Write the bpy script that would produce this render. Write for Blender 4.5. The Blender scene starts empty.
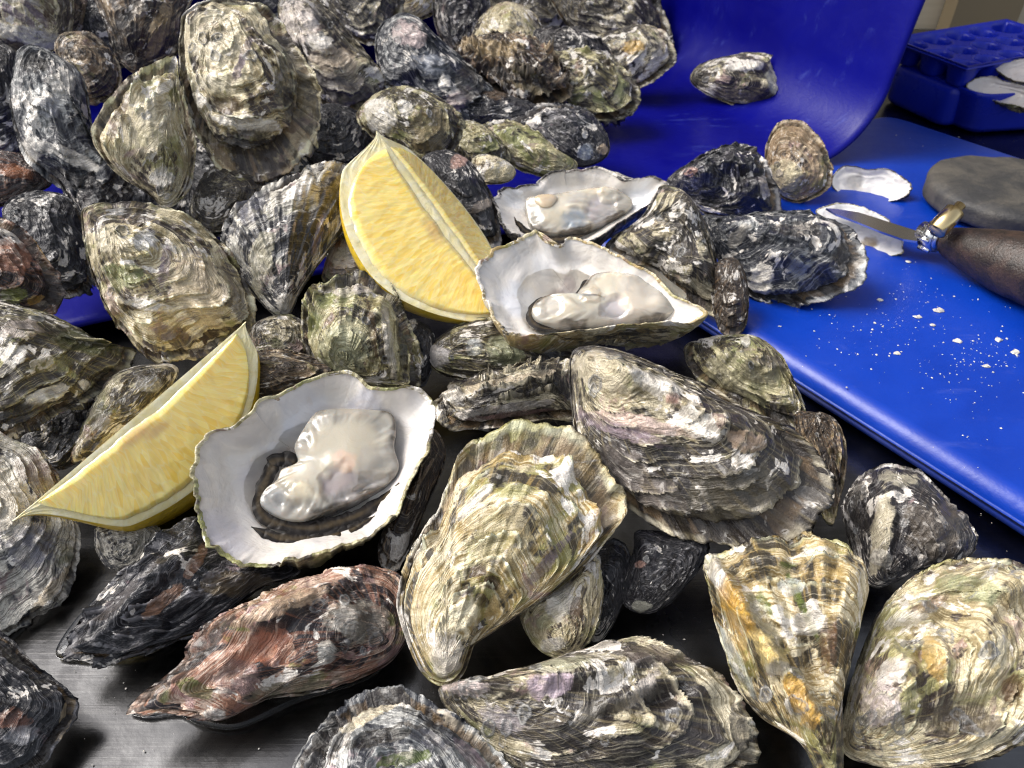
import bpy, math, random
import numpy as np
from mathutils import Vector, Matrix

# ------------------------------------------------------------------ camera, world, sun, exposure
C = bpy.context.scene
COL = C.collection
CAM_H = 0.24
PITCH = math.radians(40)
LENS = 26.0
F = 1024 * LENS / 36.0
cam_data = bpy.data.cameras.new("camera")
cam_data.lens = LENS
cam_data.sensor_width = 36.0
cam_data.clip_start = 0.01
cam_data.clip_end = 100
cam_data.dof.use_dof = True
cam_data.dof.focus_distance = 0.255
cam_data.dof.aperture_fstop = 28.0
cam = bpy.data.objects.new("camera", cam_data)
COL.objects.link(cam)
cam.location = (0, 0, CAM_H)
cam.rotation_euler = (math.pi / 2 - PITCH, 0, 0)
C.camera = cam

SUN_EL = math.radians(49)
SUN_AZ = math.radians(-84)          # compass angle from +Y towards +X of where the light comes from
w = bpy.data.worlds.new("World")
C.world = w
w.use_nodes = True
wn = w.node_tree
bg = wn.nodes["Background"]
sky = wn.nodes.new("ShaderNodeTexSky")
sky.sky_type = 'NISHITA'
sky.sun_disc = False
sky.sun_elevation = SUN_EL
sky.sun_rotation = SUN_AZ
sky.dust_density = 5.0
sky.ozone_density = 0.6
hs = wn.nodes.new("ShaderNodeHueSaturation")
hs.inputs["Saturation"].default_value = 0.45
wn.links.new(sky.outputs[0], hs.inputs["Color"])
wn.links.new(hs.outputs[0], bg.inputs[0])
bg.inputs[1].default_value = 0.15
sun_d = bpy.data.lights.new("sun", 'SUN')
sun_d.energy = 1.7
sun_d.angle = math.radians(34)
sun_d.color = (1.0, 0.965, 0.92)
sun = bpy.data.objects.new("sun", sun_d)
COL.objects.link(sun)
to_sun = Vector((math.sin(SUN_AZ) * math.cos(SUN_EL), math.cos(SUN_AZ) * math.cos(SUN_EL), math.sin(SUN_EL)))
sun.rotation_euler = to_sun.to_track_quat('Z', 'Y').to_euler()
C.view_settings.view_transform = 'Standard'
C.view_settings.look = 'None'
C.view_settings.gamma = 1.0
C.view_settings.exposure = 0.80

C.cycles.use_denoising = True
C.cycles.denoising_prefilter = 'NONE'    # keeps the fine shell texture
C.cycles.filter_width = 1.2

# ------------------------------------------------------------------ helpers: placing, noise, meshes
CP, SP = math.cos(PITCH), math.sin(PITCH)
CAMP = np.array([0, 0, CAM_H])
FWD = np.array([0, CP, -SP])
UPV = np.array([0, SP, CP])
RGT = np.array([1.0, 0, 0])

def ray(px, py):
    return FWD + RGT * ((px - 512) / F) + UPV * ((384 - py) / F)

def at_depth(px, py, d):
    return CAMP + d * ray(px, py)

def at_z(px, py, z):
    r = ray(px, py)
    return CAMP + r * ((z - CAM_H) / r[2])

def on_plane(px, py, p0, n):
    r = ray(px, py)
    return CAMP + r * (np.dot(p0 - CAMP, n) / np.dot(r, n))

_rs = np.random.RandomState(7)
_PERM = _rs.permutation(512).astype(np.int64)
_PERM = np.concatenate([_PERM, _PERM, _PERM])
_G = _rs.normal(size=(512, 3))
_G /= np.linalg.norm(_G, axis=1)[:, None]

def noise(p):
    p = np.asarray(p, float)
    i = np.floor(p).astype(np.int64)
    f = p - i
    i &= 511
    t = f * f * f * (f * (f * 6 - 15) + 10)
    res = 0
    for dx in (0, 1):
        wx = t[:, 0] if dx else 1 - t[:, 0]
        px = _PERM[(i[:, 0] + dx) & 511]
        for dy in (0, 1):
            wy = t[:, 1] if dy else 1 - t[:, 1]
            pxy = _PERM[px + ((i[:, 1] + dy) & 511)]
            for dz in (0, 1):
                wz = t[:, 2] if dz else 1 - t[:, 2]
                g = _G[_PERM[pxy + ((i[:, 2] + dz) & 511)] & 511]
                d = g[:, 0] * (f[:, 0] - dx) + g[:, 1] * (f[:, 1] - dy) + g[:, 2] * (f[:, 2] - dz)
                res = res + wx * wy * wz * d
    return res * 1.6

def fbm(p, oct=3, gain=0.5):
    p = np.asarray(p, float)
    a, s, r = 1.0, 1.0, 0
    for k in range(oct):
        r = r + a * noise(p * s + 17.3 * k)
        a *= gain
        s *= 2.03
    return r

def smooth(a, b, x):
    t = np.clip((x - a) / (b - a), 0, 1)
    return t * t * (3 - 2 * t)

def mesh_obj(name, V, faces, mat, parent=None, attrs=None, flat=False, loc=None):
    """One mesh object; V is in world space unless a parent Empty is given (then local to it)."""
    me = bpy.data.meshes.new(name)
    V = np.asarray(V, float)
    if isinstance(faces, np.ndarray):
        n, k = faces.shape
        me.vertices.add(len(V))
        me.vertices.foreach_set("co", V.astype(np.float32).ravel())
        me.loops.add(n * k)
        me.loops.foreach_set("vertex_index", faces.astype(np.int32).ravel())
        me.polygons.add(n)
        me.polygons.foreach_set("loop_start", np.arange(0, n * k, k, dtype=np.int32))
        me.update(calc_edges=True)
    else:
        me.from_pydata([tuple(v) for v in V], [], [tuple(int(i) for i in f) for f in faces])
        me.update()
    if attrs:
        for an, a in attrs.items():
            a = np.asarray(a, np.float32)
            if a.ndim == 2:
                at = me.attributes.new(an, 'FLOAT_VECTOR', 'POINT')
                at.data.foreach_set("vector", a.ravel())
            else:
                at = me.attributes.new(an, 'FLOAT', 'POINT')
                at.data.foreach_set("value", a.ravel())
    me.polygons.foreach_set("use_smooth", np.full(len(me.polygons), not flat))
    me.validate()
    me.materials.append(mat)
    o = bpy.data.objects.new(name, me)
    COL.objects.link(o)
    if parent is not None:
        o.parent = parent
    if loc is not None:
        o.location = loc
    return o

def empty(name, loc, label, cat, group=None):
    o = bpy.data.objects.new(name, None)
    o.empty_display_size = 0.01
    COL.objects.link(o)
    o.location = tuple(loc)
    o["label"] = label
    o["category"] = cat
    if group:
        o["group"] = group
    return o

def tag(o, label, cat, group=None):
    o["label"] = label
    o["category"] = cat
    if group:
        o["group"] = group
    return o

def grid_faces(nr, na, closed=True, off=0):
    i = np.arange(nr - 1)[:, None]
    j = np.arange(na if closed else na - 1)[None, :]
    a = i * na + j
    b = i * na + (j + 1) % na
    c = (i + 1) * na + (j + 1) % na
    d = (i + 1) * na + j
    return np.stack([np.broadcast_to(x, a.shape) for x in (a, b, c, d)], -1).reshape(-1, 4) + off

def closed_spline(P, n):
    """Closed Catmull-Rom through P, resampled to n points at equal arc length."""
    P = np.asarray(P, float)
    m = len(P)
    t = np.linspace(0, 1, 24, endpoint=False)[:, None]
    out = []
    for k in range(m):
        p0, p1, p2, p3 = P[k - 1], P[k], P[(k + 1) % m], P[(k + 2) % m]
        out.append(0.5 * ((2 * p1) + (-p0 + p2) * t + (2 * p0 - 5 * p1 + 4 * p2 - p3) * t ** 2 + (-p0 + 3 * p1 - 3 * p2 + p3) * t ** 3))
    Q = np.concatenate(out)
    Qc = np.concatenate([Q, Q[:1]])
    s = np.concatenate([[0], np.cumsum(np.linalg.norm(np.diff(Qc, axis=0), axis=1))])
    g = np.linspace(0, s[-1], n, endpoint=False)
    return np.stack([np.interp(g, s, Qc[:, k]) for k in range(P.shape[1])], 1)

def open_spline(P, n):
    P = np.asarray(P, float)
    m = len(P)
    t = np.linspace(0, 1, 24, endpoint=False)[:, None]
    out = []
    for k in range(m - 1):
        p1, p2 = P[k], P[k + 1]
        p0 = P[k - 1] if k else 2 * p1 - p2
        p3 = P[k + 2] if k + 2 < m else 2 * p2 - p1
        out.append(0.5 * ((2 * p1) + (-p0 + p2) * t + (2 * p0 - 5 * p1 + 4 * p2 - p3) * t ** 2 + (-p0 + 3 * p1 - 3 * p2 + p3) * t ** 3))
    Q = np.concatenate(out + [P[-1:]])
    s = np.concatenate([[0], np.cumsum(np.linalg.norm(np.diff(Q, axis=0), axis=1))])
    g = np.linspace(0, s[-1], n)
    return np.stack([np.interp(g, s, Q[:, k]) for k in range(P.shape[1])], 1)

def tube(path, radii, na=12, cap=True):
    path = np.asarray(path, float)
    n = len(path)
    T = np.gradient(path, axis=0)
    T /= np.linalg.norm(T, axis=1)[:, None]
    ref = np.array([0, 0, 1.0])
    V = []
    for k in range(n):
        a = np.cross(T[k], ref)
        if np.linalg.norm(a) < 1e-4:
            a = np.cross(T[k], [0, 1.0, 0])
        a /= np.linalg.norm(a)
        b = np.cross(a, T[k])
        th = np.linspace(0, 2 * math.pi, na, endpoint=False)
        V.append(path[k] + radii[k] * (np.cos(th)[:, None] * a + np.sin(th)[:, None] * b))
    V = np.concatenate(V)
    Fs = [tuple(f) for f in grid_faces(n, na)]
    if cap:
        Fs.append(tuple(range(na))[::-1])
        Fs.append(tuple((n - 1) * na + i for i in range(na)))
    return V, Fs

# ------------------------------------------------------------------ node helper
class NT:
    def __init__(self, name):
        self.m = bpy.data.materials.new(name)
        self.m.use_nodes = True
        self.t = self.m.node_tree
        self.b = self.t.nodes["Principled BSDF"]
    def n(self, ty, **kw):
        x = self.t.nodes.new(ty)
        for k, v in kw.items():
            setattr(x, k, v)
        return x
    def put(self, sock, v):
        if hasattr(v, "is_output"):
            self.t.links.new(v, sock)
        elif isinstance(v, (tuple, list)) and len(v) == 3 and sock.type == 'RGBA':
            sock.default_value = (*v, 1)
        else:
            sock.default_value = v
    def attr(self, name, vec=False):
        x = self.n("ShaderNodeAttribute")
        x.attribute_name = name
        return x.outputs["Vector"] if vec else x.outputs["Fac"]
    def vmath(self, op, a, b):
        x = self.n("ShaderNodeVectorMath", operation=op)
        self.put(x.inputs[0], a)
        self.put(x.inputs[1], b)
        return x.outputs[0]
    def math(self, op, a, b=0.0, c=0.0, clamp=False):
        x = self.n("ShaderNodeMath", operation=op)
        x.use_clamp = clamp
        self.put(x.inputs[0], a)
        self.put(x.inputs[1], b)
        self.put(x.inputs[2], c)
        return x.outputs[0]
    def noise(self, vec, scale, detail=4, rough=0.55, dist=0.0):
        x = self.n("ShaderNodeTexNoise")
        self.put(x.inputs["Vector"], vec)
        x.inputs["Scale"].default_value = scale
        x.inputs["Detail"].default_value = detail
        x.inputs["Roughness"].default_value = rough
        x.inputs["Distortion"].default_value = dist
        return x.outputs["Fac"]
    def voro(self, vec, scale, feature='F1', rand=1.0, out="Distance"):
        x = self.n("ShaderNodeTexVoronoi", feature=feature)
        self.put(x.inputs["Vector"], vec)
        x.inputs["Scale"].default_value = scale
        x.inputs["Randomness"].default_value = rand
        return x.outputs[out]
    def ramp(self, fac, lo, hi):
        x = self.n("ShaderNodeMapRange", interpolation_type='SMOOTHSTEP')
        self.put(x.inputs["Value"], fac)
        x.inputs["From Min"].default_value = lo
        x.inputs["From Max"].default_value = hi
        return x.outputs["Result"]
    def mix(self, fac, a, b):
        x = self.n("ShaderNodeMix", data_type='RGBA')
        self.put(x.inputs["Factor"], fac)
        self.put(x.inputs[6], a)
        self.put(x.inputs[7], b)
        return x.outputs[2]
    def coord(self):
        return self.n("ShaderNodeTexCoord").outputs["Object"]
    def bump(self, h, dist, strength=1.0, normal=None):
        x = self.n("ShaderNodeBump")
        x.inputs["Strength"].default_value = strength
        x.inputs["Distance"].default_value = dist
        self.put(x.inputs["Height"], h)
        if normal is not None:
            self.put(x.inputs["Normal"], normal)
        return x.outputs[0]
    def set(self, **kw):
        for k, v in kw.items():
            self.put(self.b.inputs[k.replace("_", " ")], v)
        return self.m

# ------------------------------------------------------------------ oyster shell material
PAL = {
    #        pale               mid                dark                 tint               d    m    g    w    p   rough
    'cream': ((.68, .60, .41), (.30, .235, .115), (.06, .045, .038), (.28, .27, .10), .35, .48, .30, .35, .20),
    'olive': ((.55, .50, .31), (.21, .175, .070), (.035, .028, .022), (.20, .22, .07), .50, .52, .50, .25, .12),
    'grey': ((.57, .51, .37), (.20, .165, .090), (.032, .027, .025), (.17, .18, .07), .57, .48, .22, .35, .25),
    'dark': ((.36, .34, .32), (.09, .075, .065), (.018, .016, .018), (.10, .10, .05), .70, .55, .15, .30, .25),
    'black': ((.30, .29, .30), (.05, .045, .05), (.010, .010, .013), (.07, .07, .05), .82, .55, .10, .22, .20),
    'brown': ((.45, .37, .26), (.20, .12, .055), (.03, .022, .018), (.17, .16, .05), .60, .60, .25, .20, .20),
    'rust': ((.50, .38, .30), (.27, .11, .06), (.025, .020, .022), (.12, .16, .03), .50, .60, .30, .30, .45),
    'gold': ((.68, .60, .42), (.33, .225, .070), (.05, .042, .03), (.20, .20, .05), .32, .55, .40, .45, .10),
    'blue': ((.50, .50, .48), (.12, .125, .13), (.020, .022, .030), (.10, .11, .10), .64, .50, .10, .40, .15),
    'ribbed': ((.55, .52, .45), (.15, .135, .115), (.022, .022, .028), (.16, .16, .09), .56, .40, .15, .35, .25),
}
_seed = [0]

def oyster_mat(style, streak=0.5, band=0.5, shift=0.0):
    pale, mid, dark, tint, dA, mA, gA, wA, pA = PAL[style]
    _seed[0] += 1
    sd = _seed[0] * 3.71
    N = NT("oyster_shell_" + style)
    P = N.vmath('ADD', N.coord(), (sd * .13, sd * .07, sd * .05))
    rc = N.attr("rc", True)
    st_v = N.vmath('ADD', N.vmath('MULTIPLY', rc, (4.5, 4.5, 1.6)), (sd, sd, sd))
    st_f = N.vmath('ADD', N.vmath('MULTIPLY', rc, (16, 16, 3.0)), (sd, sd, sd))
    bd_v = N.vmath('ADD', N.vmath('MULTIPLY', rc, (1.3, 1.3, 9.0)), (sd, sd, sd))
    bf_v = N.vmath('ADD', N.vmath('MULTIPLY', rc, (1.8, 1.8, 75.0)), (sd, sd, sd))
    n_st = N.noise(st_v, 1.0, 3, .55, .4)
    n_sf = N.noise(st_f, 1.0, 2, .55, .2)
    n_bd = N.noise(bd_v, 1.0, 3, .6, .6)
    n_bf = N.noise(bf_v, 1.0, 2, .55, .2)
    n_lo = N.noise(P, 42, 4, .55, .8)
    n_md = N.noise(P, 150, 3, .6, .8)
    n_hi = N.noise(P, 620, 3, .6, .3)
    n_gr = N.noise(P, 1700, 2, .6)
    ev = N.n("ShaderNodeSeparateXYZ")
    N.put(ev.inputs[0], N.attr("edge", True))
    edge, tone, rho = ev.outputs[0], ev.outputs[1], ev.outputs[2]
    spot = N.attr("spot")
    # darkness field out of plate tone, radial streaks, growth bands and blotches
    d = N.math('MULTIPLY', n_st, streak)
    d = N.math('MULTIPLY_ADD', n_bd, band * 1.3, d)
    d = N.math('MULTIPLY_ADD', n_lo, 1.0, d)
    d = N.math('MULTIPLY_ADD', n_md, .30, d)
    d = N.math('MULTIPLY_ADD', n_bf, .16, d)
    d = N.math('DIVIDE', d, streak + band * 1.3 + 1.0 + .30 + .16)
    d = N.math('MULTIPLY_ADD', N.math('SUBTRACT', tone, .5), .115, d)
    thr = .5 + (dA + shift - .5) * .24
    D = N.math('SUBTRACT', 1.0, N.ramp(d, thr - .016, thr + .022))
    # brown and olive-brown growth bands inside the pale areas
    m = N.math('MULTIPLY_ADD', n_bf, .55, N.math('MULTIPLY', N.noise(N.vmath('ADD', P, (3.1, 1.7, .3)), 75, 4, .6, .8), .45))
    Mf = N.ramp(m, .50 - (mA - .5) * .2 - .05, .50 - (mA - .5) * .2 + .06)
    fine = N.ramp(N.math('MULTIPLY_ADD', n_gr, .5, N.math('MULTIPLY', n_hi, .5)), .44, .60)
    c = N.mix(N.math('MULTIPLY', Mf, .85), pale, mid)
    c = N.mix(N.math('MULTIPLY', N.ramp(n_bf, .52, .66), .45), c, tuple(x * .45 for x in mid))
    c = N.mix(N.math('MULTIPLY', fine, .34), c, tuple(x * .45 for x in mid))
    # olive algae film in patches
    gN = N.noise(N.vmath('ADD', P, (7.7, 2.2, 5.1)), 48, 4, .6, .8)
    G = N.ramp(gN, .58 - gA * .16, .68 - gA * .16)
    c = N.mix(N.math('MULTIPLY', G, .70), c, tint)
    # mauve and pink tones
    pN = N.noise(N.vmath('ADD', P, (1.2, 9.4, 4.4)), 62, 4, .6, .8)
    c = N.mix(N.math('MULTIPLY', N.ramp(pN, .60 - pA * .15, .68 - pA * .15), .55), c, (.26, .15, .17))
    dk = N.mix(N.math('MULTIPLY', N.ramp(n_sf, .5, .7), .5), dark, tuple(x * 1.2 + .006 for x in mid))
    dk = N.mix(N.math('MULTIPLY', N.ramp(n_bf, .55, .68), .45), dk, tuple(x * .8 + .02 for x in pale))
    c = N.mix(D, c, dk)
    # bare chalky patches
    wN = N.noise(N.vmath('ADD', P, (4.4, 6.1, 8.8)), 60, 4, .6, 1.0)
    W = N.ramp(N.math('MULTIPLY_ADD', n_bd, .40, N.math('MULTIPLY', wN, .60)), .577 - wA * .06, .60 - wA * .06)
    c = N.mix(N.math('MULTIPLY', W, .9), c, N.mix(fine, (.76, .72, .66), (.56, .51, .45)))
    # stains, bare patches and painted-in shade of this shell
    mf = N.math('MULTIPLY_ADD', N.math('SUBTRACT', n_lo, .5), 1.3, N.attr("mfac"))
    mf = N.math('MULTIPLY_ADD', N.math('SUBTRACT', n_bf, .5), 1.0, mf)
    mf = N.math('MULTIPLY_ADD', N.math('SUBTRACT', n_md, .5), .9, mf)
    mk = N.attr("mcol", True)
    mk2 = N.mix(N.math('MULTIPLY', N.ramp(n_bf, .46, .62), .5), mk, N.vmath('MULTIPLY', mk, (.42, .40, .38)))
    mk2 = N.mix(N.math('MULTIPLY', N.ramp(n_md, .42, .62), .45), mk2, N.vmath('MULTIPLY', c, (.85, .82, .78)))
    c = N.mix(N.math('MULTIPLY', N.ramp(mf, .28, .60), .88), c, N.mix(N.math('MULTIPLY', fine, .2), mk2, (.12, .10, .08)))
    # worn pale lamella lips and shell margin
    E = N.math('MULTIPLY', edge, N.ramp(n_lo, .36, .56))
    c = N.mix(N.math('MULTIPLY', E, .85), c, tuple(min(.80, x * 1.35) for x in pale))
    # grey spat scars
    sc = N.mix(N.ramp(spot, .60, .85), N.mix(N.ramp(n_md, .4, .62), (.24, .24, .24), (.13, .13, .13)), (.42, .41, .38))
    c = N.mix(N.math('MULTIPLY', N.ramp(N.math('MULTIPLY_ADD', N.math('SUBTRACT', n_hi, .5), .8, spot), .2, .55), .75), c, sc)
    h = N.math('MULTIPLY_ADD', n_bf, .8, N.math('MULTIPLY_ADD', n_gr, .28, N.math('MULTIPLY', n_hi, .50)))
    h = N.math('MULTIPLY_ADD', n_md, .55, h)
    h = N.math('MULTIPLY_ADD', n_sf, .30, h)
    bmp = N.bump(h, .0013, .8)
    rg = N.math('MULTIPLY_ADD', n_hi, .5, .14)
    return N.set(Base_Color=c, Roughness=rg, Normal=bmp, Specular_IOR_Level=.35,
                 Coat_Weight=.32, Coat_Roughness=.06)

# ------------------------------------------------------------------ oyster builder
def shell_grid(Q2, U2, cen, R, nr, na, seed, side, p, relief=None):
    """Displaced outer sheet of one valve over the 2-D outline Q2 with umbo U2; side=+1 up, -1 down."""
    th = np.arange(na) / na * 2 * math.pi
    ct, sn = np.cos(th), np.sin(th)
    D = Q2 - U2
    g = np.linalg.norm(D, axis=1)
    g = np.clip(g / np.percentile(g, 75) * 1.15, .08, 1)
    frill = fbm(np.stack([ct * 2.6, sn * 2.6, np.full(na, seed)], 1), 4, .42)
    chipn = fbm(np.stack([ct * 11, sn * 11, np.full(na, seed + 4.4)], 1), 3, .6)
    wob = (.024 * frill + .012 * chipn) * p['frill']
    fold = fbm(np.stack([ct * p['nf'], sn * p['nf'], np.full(na, seed + 9.1)], 1), 2, .55)
    u = (np.arange(1, nr + 1) / nr)[:, None]
    q = U2[None, None, :] + (u * (1 + wob[None, :] * u ** 6))[:, :, None] * D[None, :, :]
    qf = q.reshape(-1, 2)
    # rho: 0 at the outline's centre, 1 on the rim
    oc = q[-1] - cen
    pa = np.arctan2(oc[:, 1], oc[:, 0])
    o = np.argsort(pa)
    pr = np.linalg.norm(oc, axis=1)[o]
    rr = np.interp(np.arctan2(qf[:, 1] - cen[1], qf[:, 0] - cen[0]), pa[o], pr, period=2 * math.pi)
    rho = np.clip(np.linalg.norm(qf - cen, axis=1) / rr, 0, 1)
    rho = np.maximum(rho, np.repeat(u[:, 0], na) ** 8)
    p3 = np.concatenate([qf / R, np.full((len(qf), 1), seed + side * 3.3)], 1)
    uu = np.repeat(u[:, 0], na)
    gg = np.tile(g, nr)
    H = (p['top'] if side > 0 else p['bot']) * R
    z = H * (1 - rho ** p.get('pw', 2.2)) ** p.get('pq', .95)
    z *= 1 + .30 * fbm(p3 * 1.2, 2)
    warp = 1.2 * fbm(p3 * .9 + 5, 2) + p.get('jag', .08) * fbm(p3 * 6 + 2, 4, .6)
    s = p['rings'] * uu ** 1.15 + warp + 4
    k = np.floor(s).astype(int)
    f = s - k
    ra = np.random.RandomState(int(seed * 10) % 9999).uniform(.35, 1.5, 200)
    brk = np.clip(.55 + 1.3 * noise(np.stack([np.tile(ct, nr) * 1.7, np.tile(sn, nr) * 1.7, k * 1.3 + seed], 1)), 0, 1.5)
    brk = brk * np.clip(.85 + .9 * noise(np.stack([np.tile(ct, nr) * 6, np.tile(sn, nr) * 6, k * 2.7 + seed], 1)), .15, 1.6)
    amp = 2.1 * p['lam'] * R * ra[k % 200] * brk * (.35 + .65 * uu) * gg
    fp = .35 * f + .65 * f ** 3.0
    lam = amp * fp
    z2 = z + lam
    z2 += R * p['rough'] * (.085 * fbm(p3 * 2.0, 2) + .022 * (1 - np.abs(fbm(p3 * 5 + 3, 2, .5)) * 2.2)) * (1 - .4 * rho)
    z2 += R * .005 * p['rough'] * fbm(p3 * 14, 2)
    # fine growth lines between the main lamellae
    z2 += R * .007 * gg * np.abs(np.sin(s * 9.5 + 2.0 * fbm(p3 * 3 + 8, 2))) * (.4 + noise(p3 * 2.5 + 4))
    fa = p['fold'] * R * uu ** 1.7 * gg * np.tile(fold, nr)
    fr = p['frill'] * R * .035 * uu ** 5 * np.tile(frill, nr)
    ribs = 0
    if p.get('ribs'):
        nb = p['ribs']
        rb = fbm(np.stack([np.tile(ct, nr) * nb, np.tile(sn, nr) * nb, uu * 1.5 + seed], 1), 2, .6)
        ribs = R * .06 * rb * uu * gg
    tone = np.random.RandomState(int(seed * 31) % 9999).uniform(0, 1, 200)[k % 200]
    edge = smooth(.84, .97, f) * np.clip(brk * 1.1 - .25, 0, 1)
    spot = np.zeros(len(qf))
    if p['spots']:
        rs = np.random.RandomState(int(seed * 77) % 99999)
        for c in range(int(p['spots'] * 1.8)):
            j = rs.randint(len(qf))
            if rho[j] > .9:
                continue
            r0 = R * rs.uniform(.035, .085)
            dv = qf - qf[j]
            ix = np.nonzero(np.abs(dv).max(1) < 2.2 * r0)[0]
            dv = dv[ix]
            an = np.arctan2(dv[:, 1], dv[:, 0])
            dd = np.linalg.norm(dv, axis=1) / r0 * (1 + .16 * np.sin(an * 2 + c) + .04 * np.sin(an * 3 + c * 2))
            dd = dd + .25 * fbm(np.column_stack([dv / r0 * .9, np.full(len(ix), c * 1.7 + seed)]), 2)
            z2[ix] += r0 * p.get('spoth', .25) * (np.exp(-((dd - .85) / .20) ** 2) - .30 * np.exp(-(dd / .6) ** 2)) * smooth(1.6, 1.1, dd)
            spot[ix] = np.maximum(spot[ix], smooth(1.12, .95, dd) * (.45 + .55 * smooth(.60, .9, dd)) * rs.uniform(.35, 1))
    if relief is not None:
        z2 = z2 + 1.45 * R * relief(np.concatenate([qf, (side * z)[:, None]], 1)) * smooth(1.0, .88, rho)
    Z = side * (z2 + ribs) + fa + fr
    sh = (1 + .048 * fp * np.clip(brk, 0, 1.2) * uu)[:, None]
    qo = U2 + (qf - U2) * sh
    V = np.concatenate([qo, Z[:, None]], 1)
    rc = np.stack([np.tile(ct, nr), np.tile(sn, nr), (s - 4) / p['rings']], 1)
    return V, rc, np.stack([edge, tone, rho], 1), spot, (fold * p['fold'] * R * g + p['frill'] * R * .035 * frill), D, g

W_, K_, B_, O_, G_ = (.78, .74, .67), (.014, .012, .012), (.10, .06, .03), (.44, .27, .06), (.10, .14, .025)
P_, V_, C_, S_ = (.46, .28, .23), (.22, .17, .20), (.62, .55, .39), (.10, .10, .125)

def to_px(Wp):
    r = Wp - CAMP
    dz = r @ FWD
    return 512 + F * (r @ RGT) / dz, 384 - F * (r @ UPV) / dz

def hump_height(Wp, marks, humps, seed):
    """Relief of one particular shell, in units of its radius: ridges, hollows, and patches standing a little proud."""
    h = np.zeros(len(Wp))
    if not marks and not humps:
        return h
    x, y = to_px(Wp)
    wv = fbm(np.column_stack([x / 22, y / 22, np.full(len(x), seed)]), 3, .5)
    allh = [(cx, cy, rx, ry, rot, (.030 if sum(c) > .75 else -.022 if sum(c) < .2 else .008) * st) for cx, cy, rx, ry, rot, c, st in marks]
    for cx, cy, rx, ry, rot, hh in allh + list(humps):
        a = math.radians(rot)
        dx, dy = x - cx, y - cy
        u, v = dx * math.cos(a) + dy * math.sin(a), -dx * math.sin(a) + dy * math.cos(a)
        d = np.hypot(u / rx, v / ry) + .25 * wv
        h += hh * smooth(1.35, .35 if abs(hh) > .05 else .8, d)
    return h

def mark_attrs(Wp, marks, seed):
    """Stains, bare patches and painted shade a shell carries: colour and strength per vertex of the world points Wp."""
    col = np.zeros((len(Wp), 3))
    fac = np.zeros(len(Wp))
    if not marks:
        return col, fac
    r = Wp - CAMP
    dz = r @ FWD
    x = 512 + F * (r @ RGT) / dz
    y = 384 - F * (r @ UPV) / dz
    wv = fbm(np.column_stack([x / 14, y / 14, np.full(len(x), seed)]), 3, .6)
    for cx, cy, rx, ry, rot, c, st in marks:
        a = math.radians(rot)
        dx, dy = x - cx, y - cy
        u, v = dx * math.cos(a) + dy * math.sin(a), -dx * math.sin(a) + dy * math.cos(a)
        d = np.hypot(u / rx, v / ry) + .32 * wv
        f = smooth(1.35, .55, d) * st
        t = (f > fac * .8) & (f > .02)
        k = np.clip(f / np.maximum(f + fac * .7, 1e-6), 0, 1)[:, None]
        col = np.where(t[:, None], col * (1 - k) + np.array(c) * k, col)
        fac = np.maximum(fac, f)
    return col, fac

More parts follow.
